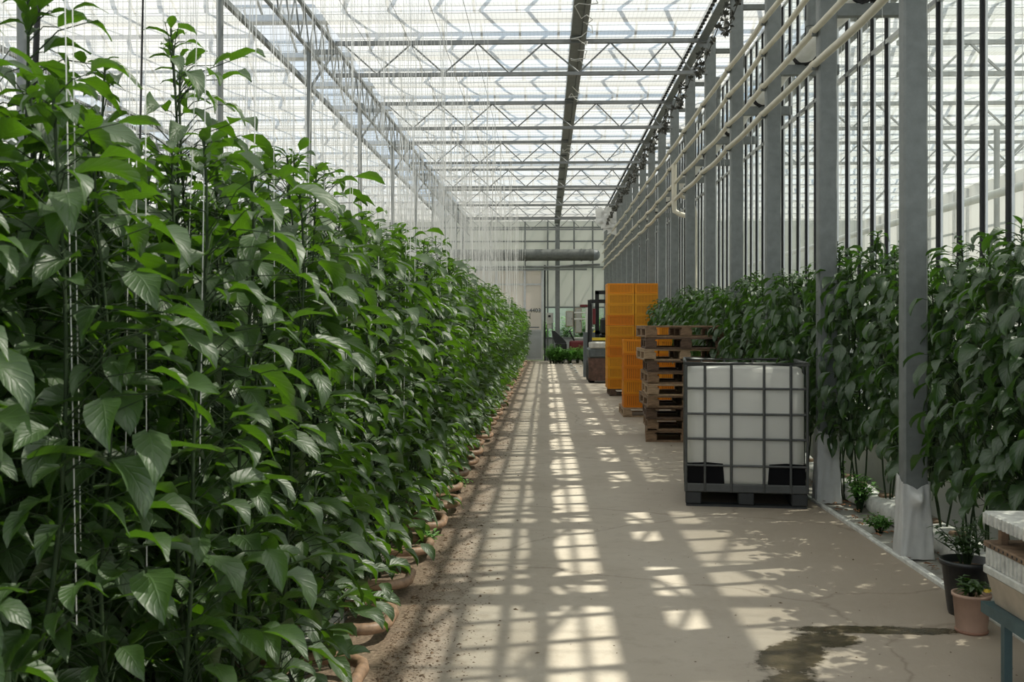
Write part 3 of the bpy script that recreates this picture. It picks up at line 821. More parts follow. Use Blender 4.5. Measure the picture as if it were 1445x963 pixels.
# grow bags under the right-hand plants
gbm = None; k = 0; y = 4.2
rnd = random.Random(21)
while y < 22:
    b = MB(); n = 14; vs = []; m = 10
    if gbm is None:
        for j in range(m+1):
            yy = -.48 + .96*j/m; e = 1 - max(0, abs(j-m/2)-m/2+1.2)*.35
            for i in range(n):
                q = 2*PI*i/n
                xx = math.copysign(abs(math.cos(q))**.55, math.cos(q))*.115*e*(1+.06*math.sin(j*2+i)); zz = math.copysign(abs(math.sin(q))**.55, math.sin(q))*.075*e*(1+.08*math.sin(j*3.1+i*1.7))
                vs.append((xx, yy, .078+zz))
        b._add(vs, [(j*n+i, j*n+(i+1) % n, (j+1)*n+(i+1) % n, (j+1)*n+i) for j in range(m) for i in range(n)] + [tuple(range(n))[::-1], tuple(m*n+i for i in range(n))], True)
        bag = b.mesh('bag_body', M['bag'])
        rb = MB()
        rb.box(-.05, .05, -.045, .045, .14, .175, bev=.01)
        cube = rb.mesh('rooting_hole', M['rust'])
    lab = {0: 'white grow bag behind the potted plants at the right edge', 1: 'white grow bag just in front of the nearest broad post', 2: 'white grow bag beside the foot of the nearest broad post', 3: 'white grow bag between the two film-wrapped posts', 4: 'white grow bag by the second film-wrapped post'}.get(k, 'white grow bag under the wall-side plants farther back')
    o = thing('grow_bag', lab, 'grow bag', (2.60+rnd.uniform(-.02, .02), y+.5, -.012), rnd.uniform(-.03, .03), 'white grow bags by the glass wall' if k > 4 else None)
    link('bag_body', bag, o)
    for yy in (-.2, .22): link('rooting_block', cube, o).location = (0, yy, 0)
    y += 1.02; k += 1

# brown pipe-rail ends poking out of the left-hand crop
rail_me = None; k = 0; y = 3.25
while y < 39:
    if rail_me is None:
        w = .20; pts = [(-1.2, -w, .075), (-.14, -w, .075)] + [(-.14+.12*math.sin(q), -w+.12-.12*math.cos(q), .075) for q in (R(30), R(60), R(90))] + [(-.02, w-.12, .075)] + [(-.14+.12*math.cos(q), w-.12+.12*math.sin(q), .075) for q in (R(30), R(60), R(90))] + [(-1.2, w, .075)]
        rail_me = MB().tube(pts, .027, 10).mesh('heating_rail_loop', M['rail'])
        sb = MB()
        sb.box(-.02, .02, -.24, .24, 0, .052)
        foot_me = sb.mesh('rail_foot', M['galv_dark'])
    lab = ['brown U-bend heating pipe end at the bottom edge beneath the leaves', 'brown U-bend heating pipe end nearest the camera beside the soil', 'second brown U-bend heating pipe end from the bottom edge', 'third brown U-bend heating pipe end up the left edge', 'fourth brown U-bend heating pipe end up the left edge'][min(k, 4)] if k < 5 else 'brown U-bend heating pipe end in the far line under the left crop'
    o = thing('heating_rail', lab, 'pipe', (-.66 - rnd.uniform(0, .07), y, 0), rnd.uniform(-.05, .05), 'far heating pipe ends' if k >= 5 else None)
    link('pipe_loop', rail_me, o); 
    for x in (-.3, -1.0): link('rail_foot', foot_me, o).location = (x, 0, 0)
    y += .8; k += 1
# white slabs under the left crop
b = MB(); k = 0; y = 2.9; slab = None
while y < 24:
    if slab is None: slab = MB().box(-.55, .35, -.1, .1, 0, .09, bev=.025).mesh('grow_slab', M['bag'])
    o = link('grow_slab', slab); o.location = (-1.32, y, -.012); tag(o, 'white grow slab on the ground beneath the left-hand pepper plants', 'grow bag', 'white slabs under the left crop'); y += .8

# twines
tw = MB().tube([(0,0,0), (.004,.002,.5), (0,0,1)], .0016, 5, cap=False).mesh('twine', M['twine'])
tw2 = MB().tube([(0,0,0), (0,0,1)], .0028, 4, cap=False).mesh('twine', M['twine'])
rnd = random.Random(31); n = 0
def twine(x, y, z0, z1, lx, ly, lab, grp, me):
    o = link('twine', me); o.location = (x, y, z0)
    h = z1-z0; o.scale = (1, 1, h); o.rotation_euler = (-ly/h, lx/h, 0)
    return tag(o, lab, 'twine', grp)
for (x, y, z0) in ((-1.12, 2.42, .75), (-1.17, 2.55, .9), (-1.10, 2.80, .8), (-1.2, 2.9, 1.1)):
    twine(x, y, z0, 5.3, rnd.uniform(-.1, .1), 0, 'thick-looking white twine hanging in front of the leaves at the left edge', 'nearest twines', tw)
y = 2.9
while y < 40 and n < 280:
    far = y > 14
    for x0 in ((-.86, -1.25, -1.7, -2.3) if y < 13 else (-.9, -1.3, -2.2) if y < 24 else (-.95, -2.0)):
        twine(x0+rnd.uniform(-.12, .12), y+rnd.uniform(-.15, .15), rnd.uniform(.9, 1.6), 5.0, rnd.uniform(-.15, .15), rnd.uniform(-.12, .12),
              'white twine rising from the left-hand crop to the roof, ' + ('near the camera' if y < 9 else 'in the middle distance' if y < 18 else 'in the hazy far bundle'),
              'twines over the left crop, ' + ('near' if y < 9 else 'middle' if y < 18 else 'far'), tw2 if far else tw); n += 1
    y += .40
b = MB()
for i in range(1500):
    y = rnd.uniform(9, 40); x = -rnd.uniform(1.4, 7.5)
    r = .0022; z0 = rnd.uniform(1.3, 2.0); lx = rnd.uniform(-.15, .15); 
    b.tube([(x, y, z0), (x+lx, y+rnd.uniform(-.1, .1), 5.3)], r, 3, cap=False)
o = b.obj('twine_curtain', M['twine']); tag(o, 'haze of countless white twines hanging over the inner rows of the left crop', 'twine', None, 'stuff')
rnd = random.Random(33); y = 4.6
while y < 16:
    twine(2.62+rnd.uniform(-.08, .08), y, 1.2, 4.0, rnd.uniform(-.03, .03), 0, 'white twine rising from the wall-side pepper plants on the right', 'twines over the wall-side plants', tw); y += .42
for k, x in enumerate((-.9, -1.28, -1.7, -2.25)):
    o = MB().tube([(0,0,0), (0,37.5,0)], .003, 5).obj('trellis_wire', M['galv_dark']); o.location = (x, 3.0, 5.0)
    tag(o, 'taut wire under the trusses that the twines hang from, %s from the aisle' % ['nearest', 'second', 'third', 'fourth'][k], 'wire', 'wires carrying the twines')
# dark hose hanging in the left crop
o = MB().tube([(0,0,0),(.02,0,1.2),(.06,.02,2.4),(.1,0,4.2)], .009, 6).obj('hanging_hose', M['black']); o.location = (-1.56, 3.05, 1.0); tag(o, 'thin dark hose hanging beside the nearest slim post at the left', 'hose')
o = MB().tube([(0,0,0),(.04,0,2.0),(.10,0,4.3)], .005, 6).obj('hanging_hose', M['black']); o.location = (-1.98, 4.9, 1.2); tag(o, 'thin dark cable leaning above the tall plant tip at the left', 'cable')

# ================================================================ THINGS ON THE RIGHT
# ---- caged liquid tank (front 1.0 m wide, 1.2 m deep)
t = thing('caged_tank', 'white plastic liquid tank in a grey steel cage on a black pallet', 'tank', (1.60, 8.26, 0), R(-7.2))
t.scale = (.965, 1, 1)
W2, D2 = .50, 1.2
b = MB(); cx = .0
# inner bottle with rounded corners & shoulders
def rrect(w, d, r, n=5):
    out = []
    for (sx, sy, a0) in ((1,1,0), (-1,1,PI/2), (-1,-1,PI), (1,-1,3*PI/2)):
        for i in range(n+1):
            q = a0 + PI/2*i/n; out.append((sx*(w-r) + r*math.cos(q), sy*(d-r) + r*math.sin(q)))
    return out
rings = [(.16, .90, .14), (.175, .98, .12), (.22, 1.0, .1), (1.06, .995, .1), (1.075, .97, .11), (1.105, .965, .12), (1.12, .9, .16)]
vs = []; nr = None
for z, s_, r in rings:
    pr = rrect(.480*s_, .580*s_, r); nr = len(pr)
    vs += [(x, y+D2/2, z) for x, y in pr]
fs = [(j*nr+i, j*nr+(i+1) % nr, (j+1)*nr+(i+1) % nr, (j+1)*nr+i) for j in range(len(rings)-1) for i in range(nr)]
fs += [tuple(range(nr))[::-1], tuple((len(rings)-1)*nr+i for i in range(nr))]
b._add(vs, fs, True)
tankm = mat('milky_plastic', (.78,.77,.72), .38, 0, .05, 3, trans=.42, tcol=(.86,.85,.8))
bt = b.obj('bottle', tankm, t)
MB().lathe([(.001,1.12),(.10,1.12),(.10,1.135),(.001,1.14)], 20, (0, D2/2, 0)).obj('screw_lid', M['blackplastic'], bt)
deepblack = mat('matt_black_plastic', (.006,.006,.007), .9, 0, .2, 9, spec=.15)
# black plastic corner guards low on the front and a rim shade under the top bar
for sx in (-1, 1):
    b = MB(); xs = (sx*.475, sx*.175)
    xa, xb = min(xs), max(xs); b.prism([(xa, .175), (xb, .175), (xb - (.012 if sx < 0 else 0), .345), ((xa+xb)/2, .355), (xa + (.012 if sx > 0 else 0), .345)], .012, .03)
    xo = sx*.478; b.box(min(xo, xo-sx*.012), max(xo, xo-sx*.012), .02, .3, .175, .34)
    b.obj('corner_guard', deepblack, t)
cg = mat('cage_steel', (.085,.088,.085), .5, .3, .15, 10)
def ringpath(z, w=.492, y0=.006, y1=1.194):
    return [(-w, y0, z), (w, y0, z), (w, y1, z), (-w, y1, z)]
MB().tube(ringpath(1.145, .495), .019, 8, closed=True).obj('top_rim', cg, t)
for z in (.33, .545, .745, .95): 
    b = MB()
    for a, c in zip(ringpath(z), ringpath(z)[1:]+ringpath(z)[:1]): b.tube([a, c], .0095, 8)
    b.obj('horizontal_bar', cg, t)
for x in (-.335, -.12, .145, .36):
    for y0 in (.004, 1.196): MB().tube([(x, y0, .12), (x, y0, 1.14)], .0115, 8).obj('vertical_bar', cg, t)
for x in (-.492, .492):
    for y0 in (.006, .25, .5, .75, 1.0, 1.194): MB().tube([(x, y0, .12), (x, y0, 1.14)], .0125, 8).obj('vertical_bar', cg, t)
b = MB(); b.box(-.5, .5, 0, .03, .115, .185, bev=.008); b.box(-.5, .5, 1.17, 1.2, .115, .185, bev=.008); b.box(-.5, -.47, .03, 1.17, .115, .185); b.box(.47, .5, .03, 1.17, .115, .185)
b.box(-.47, .47, .03, 1.17, .12, .16); b.obj('base_tray', cg, t)
bp = MB()
for x in (-.43, 0, .43):
    for y0 in (.07, .6, 1.13): bp.box(x-.065, x+.065, y0-.065, y0+.065, .018, .116, bev=.008)
for x in (-.43, 0, .43): bp.box(x-.06, x+.06, 0.02, 1.18, 0, .018)
bp.box(-.49, .49, .01, .13, 0, .016); bp.box(-.49, .49, 1.07, 1.19, 0, .016)
bp.obj('pallet_base', mat('pallet_plastic', (.028,.03,.031), .6, 0, .2, 10), t)

# ---- wooden pallet (front 1.0 wide, 1.2 deep, .144 high)
wood_a = mat('pallet_wood', (.23,.145,.085), .8, 0, .35, 14, .2, stretch=(1, .25, 3))
wood_b = mat('pallet_wood_pale', (.36,.25,.155), .8, 0, .3, 14, .2, stretch=(1, .25, 3))
wood_c = mat('pallet_wood_dark', (.12,.075,.05), .85, 0, .4, 14, .2, stretch=(1, .25, 3))
def pallet_meshes(wm):
    W, D = .5, 1.0
    out = []
    b = MB()
    for i in range(6):
        y0 = i*(D-.12)/5; b.box(-W, W, y0, y0+.12, .122, .144, bev=.003)
    out.append(('top_deck', b.mesh('top_deck', wm)))
    b = MB()
    for x in (-W, -.06, W-.12): b.box(x, x+.12, 0, D, .1, .122, bev=.003)
    out.append(('stringer_boards', b.mesh('stringer_boards', wm)))
    blk = MB().box(-.07, .07, -.055, .055, .022, .1, bev=.004).mesh('block', wm)
    for x in (-W+.07, 0, W-.07):
        for y0 in (.055, D/2, D-.055): out.append(('block', blk, (x, y0, 0)))
    b = MB()
    for x in (-W, -.06, W-.12): b.box(x, x+.12, 0, D, 0, .022, bev=.003)
    b.box(-W, W, 0, .1, 0, .0215); b.box(-W, W, D-.1, D, 0, .0215)
    out.append(('bottom_boards', b.mesh('bottom_boards', wm)))
    return out
PM = [pallet_meshes(w) for w in (wood_a, wood_b, wood_c)]
def pallet(x, y, z, rz, kind, label, group):
    o = thing('wooden_pallet', label, 'pallet', (x, y, z), rz, group)
    for it in PM[kind]:
        c = link(it[0], it[1], o)
        if len(it) > 2: c.location = it[2]
    return o
rnd = random.Random(6)
pl = ['bottom', 'second', 'third', 'fourth', 'fifth', 'sixth', 'seventh', 'eighth', 'ninth', 'topmost']
spec = [(1.74,5,0),(1.76,2.5,0),(1.74,3,2),(1.76,-1,0),(1.76,1,1),(1.765,0,0),(1.76,2,2),(1.725,-1,1),(1.735,2,2),(1.74,-2,0)]
for i, (x, a, kd) in enumerate(spec):
    pallet(x, 12.75+rnd.uniform(-.03, .03), i*.1445, R(-a), kd, 'wooden pallet, %s in the tall pallet stack behind the caged tank%s' % (pl[i] if i in (0, 9) else pl[i] + ' from the ground', ''), 'stacked wooden pallets')

# ---- orange crates (.6 wide, .4 deep, .215 high, slatted, nested)
def crate_meshes(w, d, h, m, inner=None):
    b = MB(); w2 = w/2; z1 = h-.004
    # rims and corner posts
    for (xa, xb, ya, yb) in ((-w2, w2, 0, .018), (-w2, w2, d-.018, d), (-w2, -w2+.018, .018, d-.018), (w2-.018, w2, .018, d-.018)):
        b.box(xa, xb, ya, yb, z1-.026, z1); b.box(xa+.004, xb-.004, ya+.002, yb-.002, 0, .03)
    for x in (-w2, w2-.045):
        for y in (0, d-.045): b.box(x+.004, x+.041, y+.003, y+.042, .0, z1-.002)
    b.box(-w2+.01, w2-.01, .01, d-.01, .004, .010)
    fr = b.mesh('crate_frame', m)
    s = MB(); n = int(w/.034); 
    for i in range(n):
        x = -w2+.05 + (w-.1)*i/(n-1)
        for y in (.004, d-.010): s.box(x-.0105, x+.0105, y+.005, y+.009, .03, z1-.026)
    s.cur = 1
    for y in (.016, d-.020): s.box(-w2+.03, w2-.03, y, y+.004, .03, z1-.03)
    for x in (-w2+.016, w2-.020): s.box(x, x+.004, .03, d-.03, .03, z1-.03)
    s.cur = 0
    n2 = int(d/.034)
    for i in range(n2):
        y = .05+(d-.1)*i/(n2-1)
        for x in (-w2+.004, w2-.010): s.box(x, x+.006, y-.0105, y+.0105, .03, z1-.026)
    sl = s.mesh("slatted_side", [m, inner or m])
    return fr, sl
om = [mat('orange_plastic', (.88,.34,.010), .45, 0, .06, 5, trans=.2, tcol=(1,.38,.01)),
      mat('orange_plastic_deep', (.84,.27,.008), .45, 0, .06, 5, trans=.2, tcol=(1,.32,.01)),
      mat('orange_plastic_yellowed', (.86,.39,.015), .45, 0, .06, 5, trans=.2, tcol=(1,.46,.02))]
inner_orange = mat('shaded_inner_orange', (.42,.13,.006), .7, 0, .1, 5)  # darker orange behind the slats: shade in the slits put into the colour
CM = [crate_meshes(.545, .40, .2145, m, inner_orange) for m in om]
def crate(x, y, z, kd, label, group, rz=0):
    o = thing('orange_crate', label, 'crate', (x, y, z), rz, group)
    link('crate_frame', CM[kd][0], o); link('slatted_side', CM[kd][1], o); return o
lev = ['bottom', 'second', 'third', 'fourth', 'fifth', 'sixth', 'seventh', 'eighth', 'ninth', 'topmost']
pallet(1.80, 20.9, 0, 0, 2, 'dark wooden pallet under the tallest double stack of orange crates', None)
for c, cx in enumerate((1.255+.2725, 1.255+.2725+.548)):
    for i in range(10):
        kd = [0, 2, 2, 1, 0, 2, 1, 2, 2, 0][i] if c == 0 else [0, 0, 2, 2, 0, 0, 2, 2, 2, 0][i]
        nm = lev[i] + (' from below' if i not in (0, 9) else '')
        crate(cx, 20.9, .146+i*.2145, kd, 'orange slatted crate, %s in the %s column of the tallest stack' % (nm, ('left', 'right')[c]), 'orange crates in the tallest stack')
# rear columns of the same stack
for c, cx in enumerate((1.255+.2725, 1.255+.2725+.548)):
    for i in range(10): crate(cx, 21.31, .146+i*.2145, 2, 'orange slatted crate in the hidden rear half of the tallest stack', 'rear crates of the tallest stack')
pallet(1.72, 16.2, 0, 0, 1, 'small-looking wooden pallet under the lower stack of orange crates', None)
for i in range(5):
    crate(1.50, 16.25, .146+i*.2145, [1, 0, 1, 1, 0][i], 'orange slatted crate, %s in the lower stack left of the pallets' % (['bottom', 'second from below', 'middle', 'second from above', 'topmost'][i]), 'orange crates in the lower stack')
for i in range(6):
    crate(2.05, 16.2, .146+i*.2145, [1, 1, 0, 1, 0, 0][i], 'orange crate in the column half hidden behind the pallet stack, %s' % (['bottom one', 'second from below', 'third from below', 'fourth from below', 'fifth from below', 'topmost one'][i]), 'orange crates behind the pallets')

# ---- forklift (counterweight towards the camera)
t = thing('forklift', 'dark grey rusty forklift parked behind the tallest crate stack', 'forklift', (1.62, 25.4, 0))
MB().prism([(-.56,.12),(-.52,.06),(.52,.06),(.56,.12),(.56,.62),(-.56,.62)], 0, .55).obj('counterweight', M['forkrust'], t)
o = MB().box(-.55, .55, -.01, 1.55, .62, .86, bev=.04).obj('body', M['forkgrey'], t)
MB().box(-.54, .54, -.02, .5, .86, 1.02, bev=.03).obj('pale_band', mat('worn_white_band', (.55,.54,.5), .6, 0, .3, 6), t)
MB().box(-.42, .42, .5, 1.0, .86, 1.12, bev=.05).obj('engine_cover', M['blackplastic'], t)
b = MB(); b.box(-.25, .25, .55, 1.0, 1.12, 1.22, bev=.04); b.box(-.25, .25, .5, .62, 1.2, 1.62, bev=.05); b.obj('seat', M['blackplastic'], t)
for x in (-.50, .50):
    MB().tube([(x,.12,.9),(x,.2,1.35),(x,.24,2.02)], .03, 8).obj('guard_post', M['black'], t)
    MB().tube([(x,1.5,.8),(x,1.35,1.6),(x,1.2,2.06)], .03, 8).obj('guard_post', M['black'], t)
    for y in (.3, 1.35): MB().lathe([(.001,-.09),(.14,-.09),(.25,-.08),(.27,-.04),(.27,.04),(.25,.08),(.14,.09),(.001,.09)], 22, (x*.96, y, .27), 'x').obj('wheel', M['black'], t)
b = MB(); b.box(-.52, .52, .2, .26, 2.0, 2.07); b.box(-.52, .52, 1.18, 1.24, 2.0, 2.07)
for x in (-.52, -.3, -.1, .1, .3, .48): b.box(x, x+.04, .2, 1.24, 2.02, 2.06)
b.obj('overhead_guard', M['black'], t)
b = MB()
for x in (-.32, .22): b.box(x, x+.1, 1.6, 1.74, .08, 2.32)
b.box(-.32, .32, 1.6, 1.7, 2.24, 2.34); b.box(-.32, .32, 1.6, 1.7, 1.2, 1.28); b.obj('mast', M['black'], t)
for x in (-.3, .2): MB().box(x, x+.1, 1.78, 2.7, .07, .11).obj('fork', M['black'], t)
MB().box(-.5, .5, 1.74, 1.78, .1, .5).obj('fork_carriage', M['black'], t)
MB().tube([(.0+.15*math.cos(q), 1.18, 1.5+.15*math.sin(q)) for q in [2*PI*i/16 for i in range(16)]], .014, 6, closed=True).obj('steering_wheel', M['black'], t)
MB().tube([(0,1.45,1.0),(0,1.18,1.5)], .025, 6).obj('steering_column', M['black'], t)
MB().box(-.46, -.38, .14, .2, 1.45, 1.85, bev=.015).obj('tail_light', M['red'], t)
MB().tube([(-.53,.18,1.95),(-.53,.18,2.06)], .05, 10).obj('beacon', M['blackplastic'], t)
MB().box(-.50, -.1, .45, .5, 1.05, 1.12).obj('yellow_strip', M['yellow'], t)
MB().lathe([(.001,-.03),(.07,-.03),(.075,0)], 14, (.30, 0, .75), 'y').obj('tow_pin_cover', M['black'], t)
tcu = bpy.data.curves.new('letter', 'FONT'); tcu.body = 'G'; tcu.size = .17; tcu.extrude = .003
tmp = bpy.data.objects.new('tmp', tcu); COL.objects.link(tmp)
dg = bpy.context.evaluated_depsgraph_get(); me = bpy.data.meshes.new_from_object(tmp.evaluated_get(dg)); bpy.data.objects.remove(tmp)
me.materials.clear(); me.materials.append(M['blackplastic'])
o = link('painted_letter', me, t); o.location = (-.16, -.026, .885); o.rotation_euler = (PI/2, 0, 0)
gb = crate_meshes(.42, .40, .205, M['greybox'])
for i in range(6):
    o = thing('grey_crate', 'grey plastic crate, %s in the narrow stack at the left of the forklift' % (['bottom', 'second from below', 'third from below', 'fourth from below', 'fifth from below', 'topmost'][i]), 'crate', (1.25, 28.3, i*.2055), 0, 'grey crates by the forklift')
    link('crate_frame', gb[0], o); link('slatted_side', gb[1], o)
# torn film bundle by the end of the pipes
b = MB(); rnd = random.Random(9)
for i in range(9):
    x0, z0 = rnd.uniform(-.5, .4), rnd.uniform(-.2, .3); vs = []
    for a in range(5):
        for c in range(5): vs.append((x0+a*.14+rnd.uniform(-.05,.05), rnd.uniform(-.1,.1), z0+c*.13+rnd.uniform(-.06,.06)))
    b._add(vs, [(a*5+c, a*5+c+1, a*5+c+6, a*5+c+5) for a in range(4) for c in range(4)], True)
o = b.obj('torn_film', M['film']); o.location = (2.0, 34.2, 4.55); tag(o, 'crumpled torn white film caught above the far end of the pipes', 'film')

# ---- pots
def foliage_clump(n, hgt, rad, L_, seed, m):
    rnd = random.Random(seed); lf = MB(); st = MB()
    for i in range(n):
        a = rnd.uniform(0, 6.28); r = rad*rnd.uniform(.1, 1); h = hgt*rnd.uniform(.5, 1)
        tip = Vector((r*math.cos(a), r*math.sin(a), h)); mid = Vector((tip.x*.35, tip.y*.35, h*.55))
        st.tube([(tip.x*.1, tip.y*.1, -.02), mid, tip], [.003, .0025, .0015], 4, cap=False)
        for j in range(9):
            q = .25+.75*j/8; p = mid.lerp(tip, (q-.25)/.75)
            add_leaf(lf, p, rnd.uniform(0, 6.28), rnd.uniform(-.3, .6), L_*rnd.uniform(.6, 1.1), L_*.27, .6, .2, 0, 3)
    return lf.mesh('foliage', m), st.mesh('stem', M['stem'])
t = thing('flower_pot', 'tall black plastic pot holding a feathery green plant by the kerb', 'pot', (2.13, 5.28, 0))
MB().lathe([(.001,.0),(.085,.0),(.09,.02),(.118,.25),(.128,.252),(.128,.275),(.115,.275),(.11,.235),(.001,.235)], 28).obj('pot_body', M['blackplastic'], t)
MB().lathe([(.001,.24),(.108,.238)], 28).obj('soil', M['debris'], t)
f, s = foliage_clump(26, .24, .17, .05, 1, M['leaf_r']); 
p = thing('potted_plant', 'feathery dark green plant growing in the tall black pot', 'plant', (2.13, 5.28, .237)); link('foliage', f, p); link('stem', s, p)
t = thing('flower_pot', 'dusty terracotta-coloured pot in front of the black pot', 'pot', (2.03, 4.97, 0))
MB().lathe([(.001,0),(.068,0),(.07,.012),(.084,.17),(.09,.172),(.09,.186),(.081,.186),(.078,.155),(.001,.155)], 28).obj('pot_body', M['pot_clay'], t)
MB().lathe([(.001,-.0),(.073,-.0),(.076,.014),(.07,.014)], 28).obj('saucer', mat('saucer_clay', (.30,.16,.11), .8), t)
MB().lathe([(.001,.158),(.077,.157)], 28).obj('soil', M['debris'], t)
f, s = foliage_clump(12, .11, .09, .055, 2, M['leaf'])
p = thing('potted_plant', 'small leafy plant with a yellow flower in the terracotta-coloured pot', 'plant', (2.03, 4.97, .157)); link('foliage', f, p); link('stem', s, p)
b = MB()
for i in range(6):
    q = i*PI/3; b.tube([(0,0,0), (.012*math.cos(q), .012*math.sin(q), .004)], [.003, .008], 6)
    b.tube([(.03,.01,.0), (.03+.01*math.cos(q), .01+.01*math.sin(q), .004)], [.003, .007], 6)
fl = b.obj('yellow_flower', M['yellow'], p); fl.location = (.055, -.04, .045)

# ---- low steel table with weathered foam hive boxes
TX0, TX1, TYN, TYF = 1.835, 2.42, 3.15, 4.40
t = thing('low_table', 'low blue-grey steel table frame carrying foam hive boxes at the right edge', 'table', ((TX0+TX1)/2, (TYN+TYF)/2, 0))
hx, hy = (TX1-TX0)/2, (TYF-TYN)/2
b = MB(); b.box(-hx+.04, hx-.04, -hy, -hy+.04, .256, .299); b.box(-hx+.04, hx-.04, hy-.04, hy, .256, .299); b.box(-hx, -hx+.04, -hy, hy, .255, .30); b.box(hx-.04, hx, -hy, hy, .255, .30); b.box(-hx+.03, hx-.03, -hy+.03, hy-.03, .285, .298)
b.obj('table_top', M['teal'], t)
for sx in (-1, 1):
    for yy in (-hy+.12, hy-.20):
        b = MB(); xx = sx*(hx-.02); b.box(xx-.016, xx+.016, yy-.016, yy+.016, 0, .258); b.box(xx-.028, xx+.028, yy-.028, yy+.028, 0, .012); b.obj('leg', M['teal'], t)
def hive(y0, y1, label, lid=True):
    cy = (y0+y1)/2; h2 = (y1-y0)/2
    t = thing('hive_box', label, 'box', ((TX0+TX1)/2+.0, cy, .30))
    w2 = hx - .004
    b = MB()
    b.prism([(-w2+.035, .002), (w2-.035, .002), (w2, .125), (-w2, .125)], -h2+.03, h2-.03); b.obj('base', M['beige'], t)
    MB().box(-w2-.004, w2+.004, -h2, h2, .125, .162, bev=.006).obj('flange', M['foam'], t)
    b = MB(); b.box(-w2+.006, w2-.006, -h2+.006, h2-.006, .162, .238)
    y = -h2+.03
    while y < h2-.03:
        for x in (-w2, w2-.008): b.box(x, x+.008, y, y+.018, .165, .234)
        y += .036
    b.obj('ribbed_wall', M['foam'], t)
    b = MB(); b.box(-w2-.002, w2+.002, -h2, h2, .238, .262, bev=.004); b.obj('holed_rim', M['rust'], t)
    b = MB(); y = -h2+.03
    while y < h2-.03: b.lathe([(.001,-.001),(.006,-.001),(.006,.002)], 8, (-w2-.003, y, .25), 'x'); y += .04
    b.obj('vent_hole', M['black'], t)
    for x in (-w2+.03, w2-.05):
        for y in (-h2+.08, h2-.1): MB().box(x, x+.03, y, y+.03, .262, .334).obj('spacer', M['rust'], t)
    if lid:
        b = MB(); b.box(-w2, w2, -h2, h2, .334, .385, bev=.006); y = -h2+.01
        while y < h2-.02:
            for x in (-w2-.009, w2-.001): b.box(x, x+.010, y, y+.018, .336, .380)
            y += .036
        b.obj('lid', M['foam'], t)
        MB().tube([(-.08+.07*math.cos(q), h2-.22+.05*math.sin(q), .392) for q in [R(30*i) for i in range(10)]], .0045, 6).obj('wire_handle', M['wirem'], t)
    return t
hive(3.80, 4.38, 'grey weathered foam hive box with a ribbed lid propped open, at the right edge')
hive(3.18, 3.78, 'second foam hive box nearer the camera, mostly out of view')

# ---- weeds, litter
def weed(x, y, h, rad, L_, seed, n, label, grp=None, m='weed'):
    f, s = foliage_clump(n, h, rad, L_, seed, M[m]); p = thing('weed_clump', label, 'weed', (x, y, -.012), 0, grp); link('foliage', f, p); link('stem', s, p)
weed(2.36, 7.35, .12, .13, .05, 11, 26, 'low bright green weed clump at the kerb between the film-wrapped posts')
weed(2.46, 8.15, .30, .14, .075, 12, 24, 'leafy weed beside the foot of the second film-wrapped post')
weed(2.50, 9.0, .28, .16, .08, 13, 18, 'weed growing at the right foot of the caged tank')
weed(-.78, 6.6, .16, .10, .06, 14, 12, 'small bright weed between brown pipe ends on the left, the nearer one')
weed(-.76, 8.9, .18, .10, .06, 15, 14, 'small bright weed between brown pipe ends on the left, farther up')
weed(-.86, 5.1, .14, .10, .05, 16, 12, 'small weed beside the nearest brown pipe end')
rnd = random.Random(19)
for i in range(13):
    weed(.15+i*.14+rnd.uniform(-.1, .1), 38.0+rnd.uniform(-.4, .4)-max(0, i-8)*.6, rnd.uniform(.45, .75), .32, .15, 30+i, 34, 'green weed in the bushy strip at the foot of the end wall', 'weeds along the end wall')
for i in range(9):
    weed(-2.2+i*.75, YE+1.6+rnd.uniform(-.4, .4), rnd.uniform(1.5, 2.1), .55, .24, 60+i, 44, 'shrub growing outside behind the end wall window', 'shrubs outside the end wall', 'shrub')
# stones along the kerb far away
for i in range(9):
    b = MB(); r = rnd.uniform(.03, .06)
    b.lathe([(.001, 0), (r, .01), (r*1.05, r*.5), (r*.6, r*.95), (.001, r)], 9); o = b.obj('pale_stone', M['bag'])
    o.location = (1.05+rnd.uniform(-.3, .25) + i*.02, 36.6-i*.75, 0); o.rotation_euler = (0, 0, i); tag(o, 'pale lump of stone on the floor before the end weeds', 'stone', 'pale stones at the far end')
# litter: soil crumbs and dead leaf bits by the crop edge
b = MB(); rnd = random.Random(17)
for i in range(7000):
    y = 3.6 + 14*rnd.random()**1.6; x = -.72 + abs(rnd.gauss(0, .17))
    if rnd.random() < .05: x = rnd.uniform(-.6, 2.1)
    s = rnd.uniform(.003, .008) if rnd.random() < .95 else rnd.uniform(.010, .020)
    a = rnd.uniform(0, 6.28); c, q = math.cos(a)*s, math.sin(a)*s; h = s*.5
    b._add([(x-c, y-q, .001), (x+q*.5, y-c*.5, .001), (x+c, y+q, .001), (x-q*.5, y+c*.5, .001), (x, y, h)], [(0,1,4),(1,2,4),(2,3,4),(3,0,4)])
o = b.obj('soil_litter', M['debris']); tag(o, 'crumbs of soil and dead leaf scattered along the left edge of the aisle', 'litter', None, 'stuff')
b = MB()
for i in range(420):
    y = 4.3+9*rnd.random(); x = rnd.uniform(2.27, 2.55)
    add_leaf(b, (x, y, .004+rnd.uniform(0, .02)), rnd.uniform(0, 6.28), .1, rnd.uniform(.03, .07), .014, .3, .3, .5, 3)
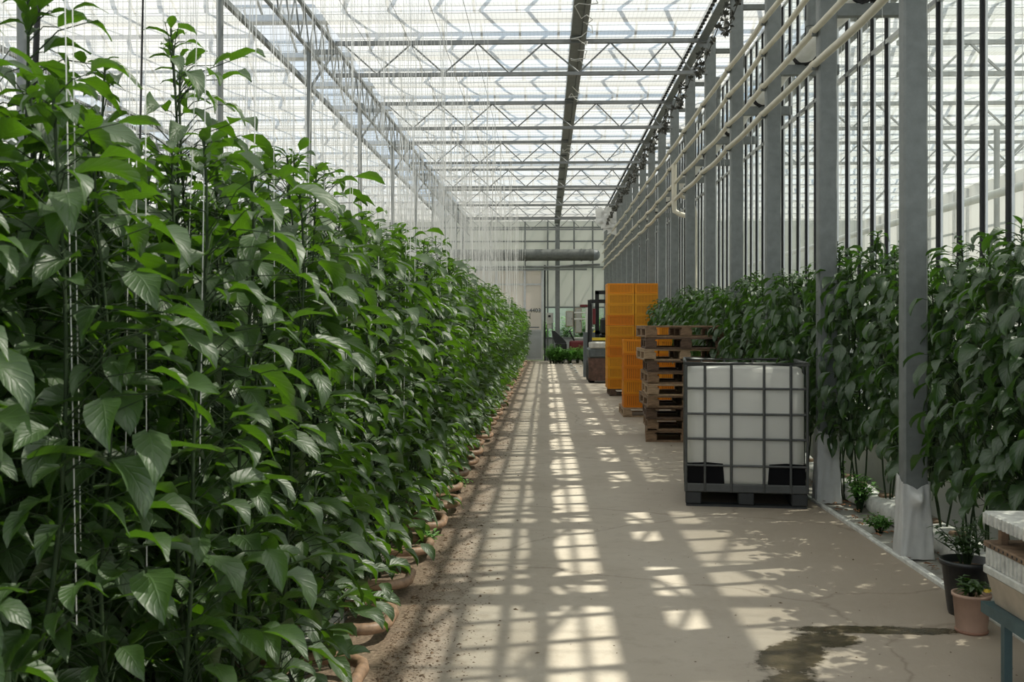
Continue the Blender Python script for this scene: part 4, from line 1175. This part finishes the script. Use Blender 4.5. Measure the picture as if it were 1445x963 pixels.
o = b.obj('leaf_litter', mat('dry_leaf', (.28,.13,.06), .85, 0, .4, 20)); tag(o, 'dry brown fallen leaves in the strip between kerb and grow bags', 'litter', None, 'stuff')

# ================================================================ LIGHT
EL, AZ = R(57), R(16)
d_ = Vector((math.cos(EL)*math.cos(AZ), math.cos(EL)*math.sin(AZ), math.sin(EL)))
sl = bpy.data.lights.new('sun', 'SUN'); sl.energy = 6.4; sl.angle = R(.55); sl.color = (1, .93, .81)
so = bpy.data.objects.new('sun', sl); COL.objects.link(so); so.rotation_euler = (-d_).to_track_quat('-Z', 'Y').to_euler()
w = bpy.data.worlds.new('sky'); sc.world = w; w.use_nodes = True; nt = w.node_tree; nt.nodes.clear()
bg = nt.nodes.new('ShaderNodeBackground'); wo = nt.nodes.new('ShaderNodeOutputWorld')
tc = nt.nodes.new('ShaderNodeTexCoord'); no = nt.nodes.new('ShaderNodeTexNoise'); no.inputs['Scale'].default_value = 2.2; no.inputs['Detail'].default_value = 5
nt.links.new(tc.outputs['Generated'], no.inputs['Vector'])
rp = ramp(nt, no.outputs['Fac'], [(.42, (.66,.80,.95)), (.58, (.98,.96,.92))])
nt.links.new(rp.outputs[0], bg.inputs[0]); bg.inputs[1].default_value = .85; nt.links.new(bg.outputs[0], wo.inputs[0])

# ================================================================ CAMERA
cam = bpy.data.cameras.new('camera'); co = bpy.data.objects.new('camera', cam); COL.objects.link(co)
cam.sensor_width = 36; cam.lens = 36*1450/1445; cam.shift_y = -24.5/1445
co.location = (0, 0, HC); co.rotation_euler = (PI/2, 0, math.atan(47.5/1450))
cam.clip_start = .05; cam.clip_end = 300
cam.dof.use_dof = True; cam.dof.focus_distance = 11; cam.dof.aperture_fstop = 9
sc.camera = co
sc.view_settings.view_transform = 'Standard'; sc.view_settings.look = 'None'; sc.view_settings.exposure = 0.40; sc.view_settings.gamma = 1
sc.view_settings.use_curve_mapping = False
sc.cycles.use_denoising = True
sc.cycles.max_bounces = 10; sc.cycles.diffuse_bounces = 5; sc.cycles.transparent_max_bounces = 16; sc.cycles.transmission_bounces = 6
sc.cycles.sample_clamp_indirect = 8
